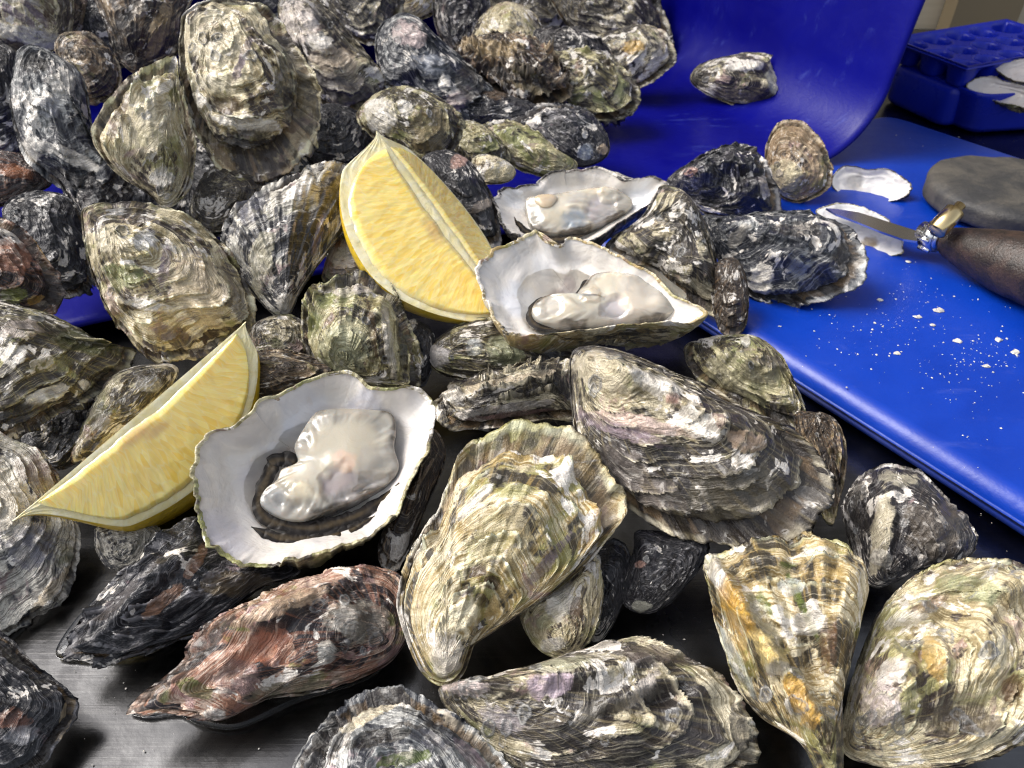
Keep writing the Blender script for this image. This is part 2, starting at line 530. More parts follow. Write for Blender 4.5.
def valve(name, Q2, U2, cen, R, nr, na, seed, side, p, mat, parent, toW, lip, p0, marks, humps):
    V, rc, edge, spot, rimz, D, g = shell_grid(Q2, U2, cen, R, nr, na, seed, side, p, (lambda q: hump_height(toW(q) + p0, marks, humps, seed)) if side > 0 else None)
    base = V[-na:]
    V0 = np.array([[U2[0], U2[1], V[:na, 2].mean()]])
    inn = []
    RINGS = ((.985, .018), (.90, .035), (.60, .05), (.25, .05)) if side > 0 else ((.985, .0), (.965, .02), (.945, .045), (.92, .07), (.89, .08), (.86, .085), (.82, .09), (.74, .10), (.5, .10))
    ker = np.exp(-(np.arange(-20, 21) / 7.0) ** 2)
    ker /= ker.sum()
    bsm = np.stack([np.convolve(np.concatenate([base[-20:, k_], base[:, k_], base[:20, k_]]), ker, 'valid') for k_ in range(3)], 1)
    rim_b = base
    for uf, dz in RINGS:
        wt = float(smooth(.90, .985, uf))
        base = bsm * (1 - wt) + rim_b * wt
        q = U2 + uf * (base[:, :2] - U2)
        zz = base[:, 2] * uf ** 1.5 + side * dz * R * .6
        if uf > .98:
            zz = base[:, 2] - side * lip
        elif side < 0:
            zz = zz + R * .035 * fbm(np.column_stack([q / R * 5, np.full(na, seed)]), 3)
        inn.append(np.concatenate([q, zz[:, None]], 1))
    nI = len(inn)
    VV = np.concatenate([V, *inn, V0, [[U2[0], U2[1], side * .02 * R]]])
    nrt = nr + nI
    fq = grid_faces(nrt, na)
    j = np.arange(na)
    c0, c1 = nrt * na, nrt * na + 1
    last = (nrt - 1) * na
    tri = np.concatenate([np.stack([np.full(na, c0), j, (j + 1) % na], 1),
                          np.stack([np.full(na, c1), last + (j + 1) % na, last + j], 1)])
    F4 = fq[:, ::-1]
    if side < 0:
        F4, tri = fq, tri[:, ::-1]
    pad = lambda a, v: np.concatenate([a, np.tile(a[-na:], (nI,) + (1,) * (a.ndim - 1)), a[:1], a[:1]])
    at = {"rc": pad(rc, 0), "edge": pad(edge, 0), "spot": pad(spot, 0)}
    at["mcol"], at["mfac"] = mark_attrs(toW(VV) + p0, marks, seed)
    if side < 0:
        # dark weathered skin in the groove between the two valves
        g0 = nr * na
        for i_, (uf, dz) in enumerate(RINGS):
            sl = slice(g0 + i_ * na, g0 + (i_ + 1) * na)
            tn = np.arange(na) / na * 2 * math.pi
            nz = fbm(np.column_stack([np.cos(tn) * 3, np.sin(tn) * 3, np.full(na, seed)]), 3, .6)
            st_ = smooth(.985, .93, uf + .055 * nz)[:, None]
            brim = np.where(nz[:, None] * 1.5 + 2 * (uf - .9) > .1, np.array((.17, .11, .055)), np.array((.026, .020, .016)))
            at["mcol"][sl] = at["mcol"][sl] * (1 - st_) + brim * st_
            at["mfac"][sl] = np.maximum(at["mfac"][sl] * (1 - st_[:, 0]), st_[:, 0] * .9)
            at["edge"][sl, 0] = (.0 if uf < .95 else .6) * np.clip(.4 + 1.5 * nz, 0, 1)
    else:
        VV[:, 2] += p.get('lift', .0010)
    me = quadtri(name, toW(VV), F4, tri, mat, parent, at)
    return me, rimz

def quadtri(name, V, Q, T, mat, parent, attrs):
    me = bpy.data.meshes.new(name)
    me.vertices.add(len(V))
    me.vertices.foreach_set("co", np.asarray(V, np.float32).ravel())
    nq, nt = len(Q), len(T)
    li = np.concatenate([Q.ravel(), T.ravel()]).astype(np.int32)
    me.loops.add(len(li))
    me.loops.foreach_set("vertex_index", li)
    me.polygons.add(nq + nt)
    me.polygons.foreach_set("loop_start", np.concatenate([np.arange(nq) * 4, nq * 4 + np.arange(nt) * 3]).astype(np.int32))
    me.update(calc_edges=True)
    for an, a in attrs.items():
        a = np.asarray(a, np.float32)
        if a.ndim == 2:
            at = me.attributes.new(an, 'FLOAT_VECTOR', 'POINT')
            at.data.foreach_set("vector", a.ravel())
        else:
            at = me.attributes.new(an, 'FLOAT', 'POINT')
            at.data.foreach_set("value", a.ravel())
    me.polygons.foreach_set("use_smooth", np.ones(nq + nt, bool))
    me.validate()
    me.materials.append(mat)
    o = bpy.data.objects.new(name, me)
    COL.objects.link(o)
    o.parent = parent
    return o

DEF = dict(top=.46, bot=.42, rings=8, lam=.060, rough=1.0, fold=.06, nf=1.8, frill=1.0, spots=3)

def local_frame(pts, z, k, tilt=(0, 0)):
    pts = np.asarray(pts, float)
    cpx = pts.mean(0)
    p0 = at_z(cpx[0], cpx[1], z)
    r = ray(*cpx)
    r = r / np.linalg.norm(r)
    n = -r + k * np.array([0, 0, 1.0]) + tilt[0] * RGT + tilt[1] * UPV
    n /= np.linalg.norm(n)
    e1 = RGT - n * np.dot(RGT, n)
    e1 /= np.linalg.norm(e1)
    e2 = np.cross(n, e1)
    return p0, n, e1, e2

def to2d(pts, p0, n, e1, e2):
    out = []
    for x, y in pts:
        d = on_plane(x, y, p0, n) - p0
        out.append((np.dot(d, e1), np.dot(d, e2)))
    return np.array(out)

def oyster(label, pts, umbo, z, style, k=.5, tilt=(0, 0), streak=.5, band=.5, shift=0.0, group="closed oysters", **kw):
    p = dict(DEF)
    p.update(kw)
    pts = np.asarray(pts, float)
    if np.ptp(pts, axis=0).max() < 112 and pts[:, 1].mean() < 130 and pts[:, 0].mean() < 640:
        pts = pts.mean(0) + (pts - pts.mean(0)) * 1.16
    if pts[:, 1].mean() < 260 and pts[:, 0].mean() < 640:
        k = k + .32
    p0, n, e1, e2 = local_frame(pts, z / 100, k, tilt)
    Q = to2d(pts, p0, n, e1, e2)
    U = to2d([umbo], p0, n, e1, e2)[0]
    area = .5 * abs(np.sum(Q[:, 0] * np.roll(Q[:, 1], -1) - Q[:, 1] * np.roll(Q[:, 0], -1)))
    if np.sum(Q[:, 0] * np.roll(Q[:, 1], -1) - Q[:, 1] * np.roll(Q[:, 0], -1)) < 0:
        Q = Q[::-1]
    R = math.sqrt(area / math.pi)
    ext = np.ptp(np.asarray(pts), axis=0).max()
    na, nr = (300, 110) if ext > 170 else (220, 80) if ext > 90 else (150, 54)
    Q = closed_spline(Q, na)
    cen = Q.mean(0)
    U = U + .10 * (cen - U)
    seed = _seed[0] * 1.37 + 1
    root = empty("oyster", p0, label, "oyster", group)
    marks = next((m for key, m in MARKS.items() if key in label), [])
    humps = next((m for key, m in HUMPS.items() if key in label), [])
    toW = lambda V: V[:, :1] * e1 + V[:, 1:2] * e2 + V[:, 2:] * n
    mat = oyster_mat(style, streak, band, shift)
    Qu = U + (Q - U) * p.get('inset', .96 - .10 * ((seed * 7.31) % 1))
    valve("upper_valve", Qu, U, cen, R, nr, na, seed, 1, p, mat, root, toW, .0006, p0, marks, humps)
    pl = dict(p)
    valve("lower_valve", Q, U, cen, R, max(40, nr // 2), na, seed, -1, pl, mat, root, toW, -.0004, p0, marks, humps)
    return root

# ------------------------------------------------------------------ the setting: table, tub, board, wall
def simple(name, col, rough=.5, metal=0.0, spec=.5):
    N = NT(name)
    return N.set(Base_Color=col, Roughness=rough, Metallic=metal, Specular_IOR_Level=spec)

def steel_mat():
    N = NT("worn_steel")
    P = N.coord()
    ang = math.radians(14)
    mp = N.n("ShaderNodeMapping")
    N.put(mp.inputs[0], P)
    mp.inputs["Rotation"].default_value = (0, 0, ang)
    mp.inputs["Scale"].default_value = (14, 900, 1)
    br = N.noise(mp.outputs[0], 1, 3, .6)
    sm = N.noise(P, 22, 4, .6, .8)
    hi = N.noise(P, 300, 3, .6)
    c = N.mix(N.ramp(sm, .35, .7), (.075, .075, .077), (.15, .15, .152))
    c = N.mix(N.math('MULTIPLY', N.ramp(br, .5, .75), .28), c, (.21, .207, .20))
    r = N.math('MULTIPLY_ADD', sm, .25, .11)
    h = N.math('MULTIPLY_ADD', br, .25, N.math('MULTIPLY', hi, .5))
    return N.set(Base_Color=c, Metallic=1.0, Roughness=r, Normal=N.bump(h, .0003, .3))

def blue_mat(name, a, b, rough, scuff, bumpd=.0006, spec=.3, speck=.0):
    N = NT(name)
    P = N.coord()
    n1 = N.noise(P, 9, 4, .6, .4)
    n2 = N.noise(P, 60, 5, .7, .6)
    n3 = N.noise(P, 420, 4, .7)
    mp = N.n("ShaderNodeMapping")
    N.put(mp.inputs[0], P)
    mp.inputs["Rotation"].default_value = (0, 0, .9)
    mp.inputs["Scale"].default_value = (24, 130, 60)
    n4 = N.noise(mp.outputs[0], 1, 4, .6, .3)
    c = N.mix(N.ramp(n1, .35, .65), a, b)
    sc = N.math('MULTIPLY', N.ramp(n4, .57, .75), N.ramp(n2, .42, .62))
    c = N.mix(N.math('MULTIPLY', sc, scuff), c, (.07, .10, .38))
    sp = N.math('MULTIPLY', N.ramp(n3, .70, .76), N.ramp(n1, .48, .62))
    c = N.mix(N.math('MULTIPLY', sp, speck), c, (.45, .45, .48))
    r = N.math('MULTIPLY_ADD', n2, .35, rough - .17)
    h = N.math('MULTIPLY_ADD', n3, .5, n2)
    h = N.math('MULTIPLY_ADD', n4, .5, h)
    return N.set(Base_Color=c, Roughness=r, Normal=N.bump(h, bumpd, .35), Specular_IOR_Level=spec)

def slab(P2, z0, z1, rad, nr=6):
    """Polygon P2 (CCW, world xy, already dense) as a slab with a rounded top and bottom edge."""
    P2 = np.asarray(P2, float)
    n = len(P2)
    T = np.roll(P2, -1, 0) - np.roll(P2, 1, 0)
    T /= np.linalg.norm(T, axis=1)[:, None]
    Nn = np.stack([T[:, 1], -T[:, 0]], 1)
    rings = []
    a = np.linspace(0, math.pi / 2, nr)
    for t in a:
        rings.append(np.column_stack([P2 + Nn * (math.sin(t) - 1) * rad, np.full(n, z1 - rad + rad * math.cos(t))]))
    for t in a[::-1]:
        rings.append(np.column_stack([P2 + Nn * (math.sin(t) - 1) * rad, np.full(n, z0 + rad - rad * math.cos(t))]))
    V = np.concatenate(rings)
    Fs = [tuple(x) for x in grid_faces(len(rings), n)[:, ::-1]]
    Fs.append(tuple(range(n)))
    Fs.append(tuple((len(rings) - 1) * n + i for i in range(n))[::-1])
    return V, Fs

def round_poly(P, r, n=8):
    out = []
    m = len(P)
    P = np.asarray(P, float)
    for k in range(m):
        a, b, c = P[k - 1], P[k], P[(k + 1) % m]
        u = (a - b) / np.linalg.norm(a - b)
        v = (c - b) / np.linalg.norm(c - b)
        p1, p2 = b + u * r, b + v * r
        for t in np.linspace(0, 1, n):
            out.append((1 - t) ** 2 * p1 + 2 * t * (1 - t) * b + t * t * p2)
    return np.array(out)

# steel table
tx = np.linspace(-1.6, 1.6, 3)
tv = [(-1.6, -.6, 0), (1.6, -.6, 0), (1.6, .935, 0), (-1.6, .935, 0)]
ot = mesh_obj("table_top", tv, [(0, 1, 2, 3)], steel_mat(), flat=True)
ot["kind"] = "structure"

# chopping board
BT = 0.020
bn, bt = np.array([.815, .58]), np.array([.58, -.815])
def brd(n_, t_):
    return bn * n_ + bt * t_
B_NEAR = float(np.dot(bn, at_z(905, 425, BT)[:2])) - .004
B_FAR = float(np.dot(bn, at_z(945, 130, BT)[:2]))
B_L = float(np.dot(bt, at_z(872, 106, BT)[:2])) + .012
bp = round_poly([brd(B_NEAR, B_L), brd(B_NEAR, B_L + .62), brd(B_FAR, B_L + .62), brd(B_FAR, B_L)], .025)
if np.sum(bp[:, 0] * np.roll(bp[:, 1], -1) - bp[:, 1] * np.roll(bp[:, 0], -1)) < 0:
    bp = bp[::-1]
V, Fs = slab(bp, .002, BT, .0092, 8)
M_BOARD = blue_mat("blue_board_plastic", (.000, .025, .265), (.002, .035, .33), .34, .30, spec=.42)
ob = mesh_obj("chopping_board", V, Fs, M_BOARD)
tag(ob, "thick bright blue chopping board with rounded edge, strewn with shell grit", "chopping board")

# tipped fish tub: axis runs back from its mouth, top left off and left wall cut low to let sunlight in
M_TUB = blue_mat("blue_tub_plastic", (.001, .001, .125), (.002, .003, .165), .36, .30, spec=.18)
th = math.radians(22)
axd = np.array([-math.sin(th), math.cos(th), 0.0])
sid = np.array([math.cos(th), math.sin(th), 0.0])
Rr = at_z(866, 150, .0262)
def tub_half(grow, depth):
    """Open-topped section (left wall, floor, right wall) at depth along the axis; grow offsets outwards."""
    W, Hh, r = .80 - .25 * depth + 2 * grow, .36, .05 + grow
    x0, x1 = -W + grow - .06 * depth, grow - .10 * depth
    z0 = -grow + .02 * depth
    pts = [(x1 + .03, z0 + Hh), (x1 + .015, z0 + Hh * .5)]
    pts += [(x1 - r + r * math.cos(math.radians(a)), z0 + r + r * math.sin(math.radians(a))) for a in np.linspace(0, -90, 24)]
    pts += [(x0 + r + r * math.cos(math.radians(a)), z0 + r + r * math.sin(math.radians(a))) for a in np.linspace(-90, -180, 24)]
    pts += [(x0 - .004, z0 + .065), (x0 - .006, z0 + .08)]
    P = np.array(pts)
    s = np.concatenate([[0], np.cumsum(np.linalg.norm(np.diff(P, axis=0), axis=1))])
    g = np.linspace(0, s[-1], 260)
    P = np.stack([np.interp(g, s, P[:, 0]), np.interp(g, s, P[:, 1])], 1)
    x = P[:, 0]
    z = P[:, 1] + x * math.tan(math.radians(1.3))
    return Rr[None, :] + x[:, None] * sid + depth * axd + np.column_stack([0 * x, 0 * x, z])
rings = [tub_half(.0, d) for d in (.34, .335, .30, .22, .15, .08, .04, .015, .004)]
rings += [tub_half(.0006, .0005), tub_half(.002, -.001), tub_half(.0035, -.001), tub_half(.005, .001), tub_half(.0055, .004)]
rings += [tub_half(.0055, d) for d in (.02, .1, .22, .345)]
n = 260
V = np.concatenate(rings)
Fs = [tuple(x) for x in grid_faces(len(rings), n, False)]
Fs.append(tuple(range(n)))
Fs.append(tuple((len(rings) - 1) * n + i for i in range(n)))
oo = mesh_obj("fish_tub", V, Fs, M_TUB)
tag(oo, "big deep blue plastic tub tipped forward, oysters spilling from its mouth", "tub")

# boarded wall far behind the table
wm = NT("weathered_wall_boards")
P = wm.coord()
mp = wm.n("ShaderNodeMapping"); wm.put(mp.inputs[0], P); mp.inputs["Scale"].default_value = (4, 4, 60)
wn_ = wm.noise(mp.outputs[0], 1, 4, .6)
wall_m = wm.set(Base_Color=wm.mix(wm.ramp(wn_, .3, .7), (.46, .40, .29), (.58, .51, .39)), Roughness=.7)
post_m = simple("dark_tan_timber", (.19, .15, .09), .7)
wy = .94
def box(x0, x1, y0, y1, z0, z1):
    V = [(x, y, z) for x in (x0, x1) for y in (y0, y1) for z in (z0, z1)]
    return V, [(0, 1, 3, 2), (4, 6, 7, 5), (0, 4, 5, 1), (2, 3, 7, 6), (0, 2, 6, 4), (1, 5, 7, 3)]
wr = empty("wall", (0, wy, -.6), "pale tan boarded wall behind the steel table", "wall")
wr["kind"] = "structure"
for k in range(12):
    V, Fs = box(-2.2, 2.6, .0, .02, k * .15, k * .15 + .146)
    mesh_obj("board", V, Fs, wall_m, wr, flat=True)
V, Fs = box(.50, .575, -.03, -.003, 0, 1.8)
pr_ = mesh_obj("timber_post", np.array(V) + np.array([0, wy, -.6]), Fs, post_m, flat=True)
tag(pr_, "brown upright timber post in front of the pale boarded wall", "post")


MARKS = {
 "big pale face-up": [(210,40,32,30,0,C_,.8),(243,62,5,24,20,V_,.9),(228,108,15,8,0,B_,.9),(255,143,42,11,5,K_,1),(293,110,10,32,0,K_,1),(262,168,48,8,0,(.40,.28,.15),.9),(308,130,6,32,0,C_,.8),(198,105,10,9,0,W_,.9),(215,85,30,10,0,(.55,.5,.36),.6),(285,70,8,40,10,(.08,.075,.05),.8),(250,125,40,7,8,W_,.8)],  # black lower band: dark growth ring plus shade painted in below
 "pale teardrop": [(150,128,24,32,10,C_,.9),(122,112,6,30,20,B_,.7),(160,180,14,10,0,W_,.9),(190,150,5,30,10,(.28,.22,.13),.7),(165,90,18,6,-30,W_,.8)],
 "black and white barnacle": [(36,62,18,10,0,K_,1),(62,82,14,12,0,W_,1),(92,82,9,14,0,K_,1),(30,150,13,15,0,W_,.9),(72,158,34,7,25,W_,.9),(66,178,24,9,20,K_,1),(50,108,13,11,0,(.32,.33,.36),.9),(110,190,20,6,40,W_,.7)],
 "white oyster with purple": [(25,36,34,9,10,W_,.9),(12,12,36,4,32,V_,1),(30,8,30,4,45,V_,1),(50,10,6,20,0,B_,.8),(10,-5,30,6,20,W_,.8)],
 "dark oyster with a tan flank": [(126,40,14,26,0,K_,1),(160,30,9,32,15,(.42,.31,.17),1),(140,10,8,10,0,(.35,.3,.24),.8)],
 "flat rust-brown": [(12,172,26,7,10,(.28,.10,.04),.9),(25,188,20,6,-10,K_,.9)],
 "reddish brown oyster": [(12,258,24,17,20,(.34,.15,.09),1),(14,296,14,9,0,(.2,.22,.05),.9),(52,282,7,26,-10,K_,1),(40,303,14,8,0,O_,.9),(44,250,5,16,-30,O_,.9),(5,232,20,4,20,W_,.6)],
 "large oval sage": [(113,240,18,16,0,C_,.95),(146,240,12,11,0,(.6,.6,.6),1),(126,276,24,15,0,(.30,.32,.14),.8),(200,290,26,42,-20,(.52,.43,.29),.8),(172,334,20,8,10,(.16,.11,.08),.8),(165,265,6,26,10,V_,.6),(235,300,10,40,-25,(.16,.14,.11),.8),(145,305,30,6,10,W_,.8)],
 "mossy green": [(14,355,14,12,0,W_,1),(48,395,22,8,-20,W_,1),(84,344,32,11,10,(.045,.05,.015),1),(20,330,22,10,0,(.45,.38,.33),.9),(22,414,32,10,-10,K_,1),(84,385,6,6,0,W_,.9),(50,365,30,8,-15,(.16,.15,.06),.7)],
 "slate-black finely": [(262,258,11,34,8,(.44,.41,.31),.9),(332,195,12,26,10,K_,1),(306,186,7,12,10,W_,.9),(288,304,11,14,0,W_,1),(300,235,6,32,15,K_,.8),(250,205,14,20,30,S_,.9),(318,235,5,30,15,V_,.8)],
 "long oyster with white chalky": [(299,24,17,28,-15,(.70,.62,.56),1),(327,20,9,24,-25,K_,1),(334,60,26,12,15,(.42,.34,.25),.95),(350,92,36,16,15,(.075,.065,.065),1),(318,42,16,10,0,W_,.9)],
 "small rounded oyster, half": [(383,117,15,17,0,W_,1),(430,130,20,24,0,(.20,.155,.075),1),(405,108,8,8,0,W_,.9)],
 "blue-black oyster with pinkish": [(409,36,18,11,15,(.58,.47,.45),1),(428,65,20,10,10,(.20,.22,.26),.9),(455,100,12,10,0,(.5,.4,.38),.9),(470,82,16,18,0,K_,1),(445,85,6,10,0,W_,.8)],
 "gaping ruffled": [(490,48,32,9,5,(.34,.25,.13),.9),(520,78,34,7,15,K_,1),(540,92,30,5,15,(.4,.33,.2),.8),(490,92,20,8,20,B_,.8)],
 "cream peaked": [(505,25,20,12,0,C_,.9),(497,30,4,4,0,B_,1),(521,30,4,4,0,V_,1),(545,50,8,12,0,B_,.6)],
 "knobbly": [(632,48,12,7,-10,O_,1),(655,62,6,10,20,W_,.7)],
 "charcoal oyster": [(585,152,7,8,0,(.5,.55,.62),1),(603,150,5,6,0,(.55,.42,.28),1),(538,120,4,6,0,W_,.9),(548,106,14,3,10,W_,.8),(585,135,3,5,0,W_,.9)],
 "black glossy": [(458,162,8,7,0,P_,1),(483,206,15,5,-25,(.48,.4,.33),1)],
 "black crusty": [(690,172,8,5,0,P_,.8),(765,185,6,12,0,(.4,.36,.33),.8)],
 "tan rounded": [(785,174,16,15,0,(.64,.57,.38),1),(795,134,22,9,0,(.26,.18,.1),.9),(815,165,8,22,0,(.38,.28,.18),.8),(779,173,4,4,0,W_,1)],
 "large blue-black": [(762,280,13,18,10,W_,.95),(740,235,7,18,40,(.4,.38,.34),.8),(800,230,25,8,0,K_,.8),(845,260,14,20,0,K_,.9),(800,265,14,18,10,(.3,.32,.34),.7)],
 "speckled grey-white": [(776,78,10,20,0,(.5,.5,.38),.9),(745,66,17,6,-5,W_,.9),(700,80,10,9,0,K_,.8),(735,95,28,6,10,(.12,.1,.08),.9),(758,66,6,5,0,W_,1)],
 "rounded dark and cream": [(344,352,24,28,10,(.42,.42,.27),.9),(402,338,5,42,-5,K_,1),(388,340,5,40,-8,(.55,.5,.42),.9),(350,290,30,6,0,(.5,.45,.4),.8),(372,330,4,38,-10,B_,.8)],
 "pinkish white oyster shoulder": [(348,260,18,22,0,W_,.9),(340,272,10,6,20,V_,.9)],
 "dark green oyster": [(437,357,12,11,0,(.62,.58,.56),1),(475,348,10,8,0,(.4,.42,.42),.8),(505,350,22,18,0,(.2,.21,.12),.9),(550,360,20,14,0,K_,.9)],
 "big grey and white": [(602,372,30,18,20,(.56,.50,.37),.9),(655,384,26,9,25,W_,.95),(645,425,52,7,12,(.56,.43,.38),.9),(697,424,28,13,25,W_,1),(745,440,18,11,20,(.52,.38,.27),.95),(745,500,62,34,10,(.085,.075,.055),1),(622,430,46,9,20,V_,.8),(672,398,7,6,0,P_,1),(620,470,34,24,40,(.15,.13,.12),.8),(660,495,30,18,20,(.22,.19,.17),.7),(730,395,26,7,28,(.2,.17,.12),.8)],  # broad dark mark at lower right is shade put into the colour
 "greenish wavy": [(745,378,36,26,20,(.36,.33,.21),.9),(740,366,10,10,0,G_,.7),(745,342,5,6,0,W_,1),(770,362,22,6,15,(.12,.1,.08),.9)],
 "cream oyster standing": [(500,535,34,32,-40,(.33,.28,.16),.8),(478,500,34,5,-45,W_,.8),(478,572,10,6,-15,(.06,.03,.02),1),(491,584,9,7,10,(.06,.03,.02),1),(466,592,9,5,-20,(.06,.03,.02),1),(482,601,8,7,0,(.05,.025,.02),1),(460,618,24,12,-40,(.66,.6,.42),.9),(448,655,16,24,10,(.70,.64,.55),.95),(560,438,34,9,5,K_,1),(594,474,11,30,-35,K_,1),(606,512,16,16,0,O_,.9),(612,480,7,30,-32,(.60,.50,.26),1),(590,452,16,7,30,(.56,.46,.22),.9),(430,520,6,50,25,W_,.8),(550,560,6,40,40,V_,.6)],  # black marks along the lip paint the dark inside its holes
 "small white-tipped": [(560,600,14,20,20,W_,.95),(577,612,7,16,0,B_,.9),(553,645,13,8,0,W_,1),(545,622,10,8,0,(.35,.35,.2),.7)],
 "small black oyster with a pale": [(641,606,11,6,0,(.45,.45,.38),1),(640,565,6,5,0,P_,.7)],
 "rounded dark oyster with one": [(881,535,11,44,8,(.58,.52,.38),.95),(880,558,11,10,0,W_,1),(856,520,13,36,5,K_,1),(935,530,30,30,0,(.09,.075,.06),.8),(902,480,20,8,10,(.4,.37,.28),.7)],
 "tall golden": [(714,568,8,26,-20,W_,.9),(738,608,12,32,-32,(.54,.31,.05),1),(768,650,13,28,-36,(.70,.54,.22),1),(803,704,13,34,-30,(.56,.33,.07),1),(777,668,12,9,0,W_,1),(802,606,5,38,-25,G_,.75),(788,566,12,5,0,G_,.6),(765,606,5,14,-30,G_,.5),(790,588,13,9,0,(.5,.53,.52),.9),(808,622,18,14,0,W_,.9),(828,645,9,28,0,(.13,.07,.035),.9),(765,625,7,34,-30,(.20,.19,.12),.9),(735,660,6,44,-28,(.42,.44,.40),.8)],  # dark brown mark down the right flank is painted shading
 "large pale rocky": [(905,620,22,7,-10,W_,.95),(882,702,22,24,0,(.62,.54,.52),.9),(890,674,15,14,0,W_,1),(934,660,10,22,-20,(.50,.33,.11),.95),(975,590,42,13,10,(.32,.34,.19),.8),(965,722,42,16,0,(.14,.12,.10),.8),(862,640,8,44,20,K_,.9),(1005,600,10,8,0,(.3,.2,.1),.8),(930,605,22,6,-25,(.26,.18,.12),.8),(1010,690,12,18,20,(.22,.13,.07),.8)],
 "long mauve-grey": [(468,689,26,9,5,(.68,.57,.53),1),(552,686,26,13,-5,(.50,.40,.46),.9),(565,665,28,8,-10,(.50,.49,.35),.9),(655,656,42,9,5,(.11,.09,.08),.9),(640,692,8,26,40,(.5,.45,.4),.8),(742,735,10,32,-15,K_,1),(600,710,60,10,-15,(.13,.12,.10),.8),(680,650,12,8,0,(.5,.47,.36),.9),(505,720,30,12,20,(.3,.27,.28),.7)],
 "black and cream banded": [(440,702,42,4,28,(.70,.68,.64),1),(328,742,16,34,30,K_,1),(365,718,38,7,-28,(.64,.56,.40),1),(385,736,40,8,-15,K_,1),(455,725,34,7,35,(.62,.54,.42),.95),(405,760,28,7,-10,G_,.9),(430,740,22,8,20,S_,.9),(470,755,26,6,45,V_,.9)],
 "long reddish pink": [(188,660,70,10,-43,K_,1),(280,608,56,9,-22,(.52,.38,.26),.9),(268,648,28,16,-20,(.38,.15,.09),1),(196,690,20,8,20,(.13,.15,.03),.95),(214,715,12,5,0,W_,1),(355,620,34,26,0,(.27,.25,.21),.8),(346,622,16,15,0,W_,.9),(326,652,10,14,0,(.55,.53,.48),.9),(240,680,24,18,-20,(.20,.13,.12),.9),(290,690,50,10,-12,(.16,.14,.09),.8)],
 "dark wet oyster with curling": [(165,600,30,7,-42,(.23,.12,.07),.9),(195,565,22,6,-60,(.26,.14,.09),.9),(120,600,60,5,-45,(.05,.045,.05),1),(240,585,40,12,0,(.13,.10,.06),.8)],
 "cream and slate": [(10,505,34,34,0,(.62,.56,.45),.85),(30,545,26,24,0,(.13,.13,.17),1),(42,478,26,18,20,(.13,.085,.07),.9),(52,590,34,6,-48,(.58,.48,.34),.9)],
 "dark wet oyster with a tan": [(10,720,20,12,0,(.2,.09,.06),.8),(66,718,5,26,15,(.5,.38,.22),1),(20,735,18,10,0,(.28,.28,.3),.8)],
 "small grey oyster covered": [(150,385,14,10,0,(.5,.5,.5),.9),(100,420,12,14,0,(.16,.15,.13),.9)],
 "slim oyster lying": [(500,384,60,5,-12,(.5,.42,.3),.9),(500,398,60,4,-10,K_,1),(505,409,60,4,-8,(.6,.55,.5),.9),(520,416,50,4,-5,(.17,.1,.09),1),(452,395,12,10,0,W_,.9)],
}

HUMPS = {
 "tall golden": [(730,600,16,40,-30,.26),(765,650,15,34,-36,.28),(800,702,16,40,-32,.26),(826,745,14,36,-20,.16),(812,650,14,40,-15,-.20),(790,600,14,30,-25,-.12),(845,610,14,44,8,.14),(770,565,40,12,0,.10),(700,600,10,30,0,-.1)],
 "large pale rocky": [(888,690,34,44,15,.22),(905,618,34,13,-12,.14),(936,660,14,26,-20,.12),(965,718,40,20,-8,-.16),(1005,596,24,16,0,.16),(1010,690,12,18,20,-.20),(985,640,24,18,0,.10),(960,585,40,10,-20,.10),(862,640,10,40,20,-.14),(985,735,30,10,-10,.10)],
 "big grey and white": [(610,372,34,18,22,.10),(690,405,90,12,26,.12),(640,470,60,10,35,.06),(760,470,50,30,20,.06),(620,420,40,10,30,-.06)],
 "long mauve-grey": [(560,676,100,14,-8,.14),(690,680,36,22,20,.12),(620,740,26,20,0,.12),(560,735,22,16,0,.08),(640,705,50,10,-20,-.10),(470,690,26,12,0,.10)],
 "long reddish pink": [(285,612,80,13,-24,.14),(345,622,22,20,0,.10),(320,660,30,14,-20,.10),(255,655,40,10,-35,-.08)],
 "dark wet oyster with curling": [(150,590,70,9,-45,.14),(190,610,50,9,-45,-.10),(220,590,40,10,-20,.10)],
 "large blue-black": [(770,235,40,9,8,.12),(800,262,40,9,12,.12),(830,250,14,30,10,.10),(740,255,20,16,0,-.08)],
 "black crusty": [(700,175,22,12,-30,.16),(740,165,20,10,0,.16),(755,195,16,14,0,.14),(715,200,14,10,0,-.12)],
 "rounded dark oyster with one": [(882,530,14,40,8,.12),(930,520,24,30,0,.06)],
 "barnacled grey": [(690,205,14,20,0,.16),(680,245,20,16,0,-.10),(700,270,16,20,0,.10)],
 "greenish wavy": [(750,362,40,9,15,.14),(765,388,34,8,20,-.10),(785,400,16,12,0,.12)],
}

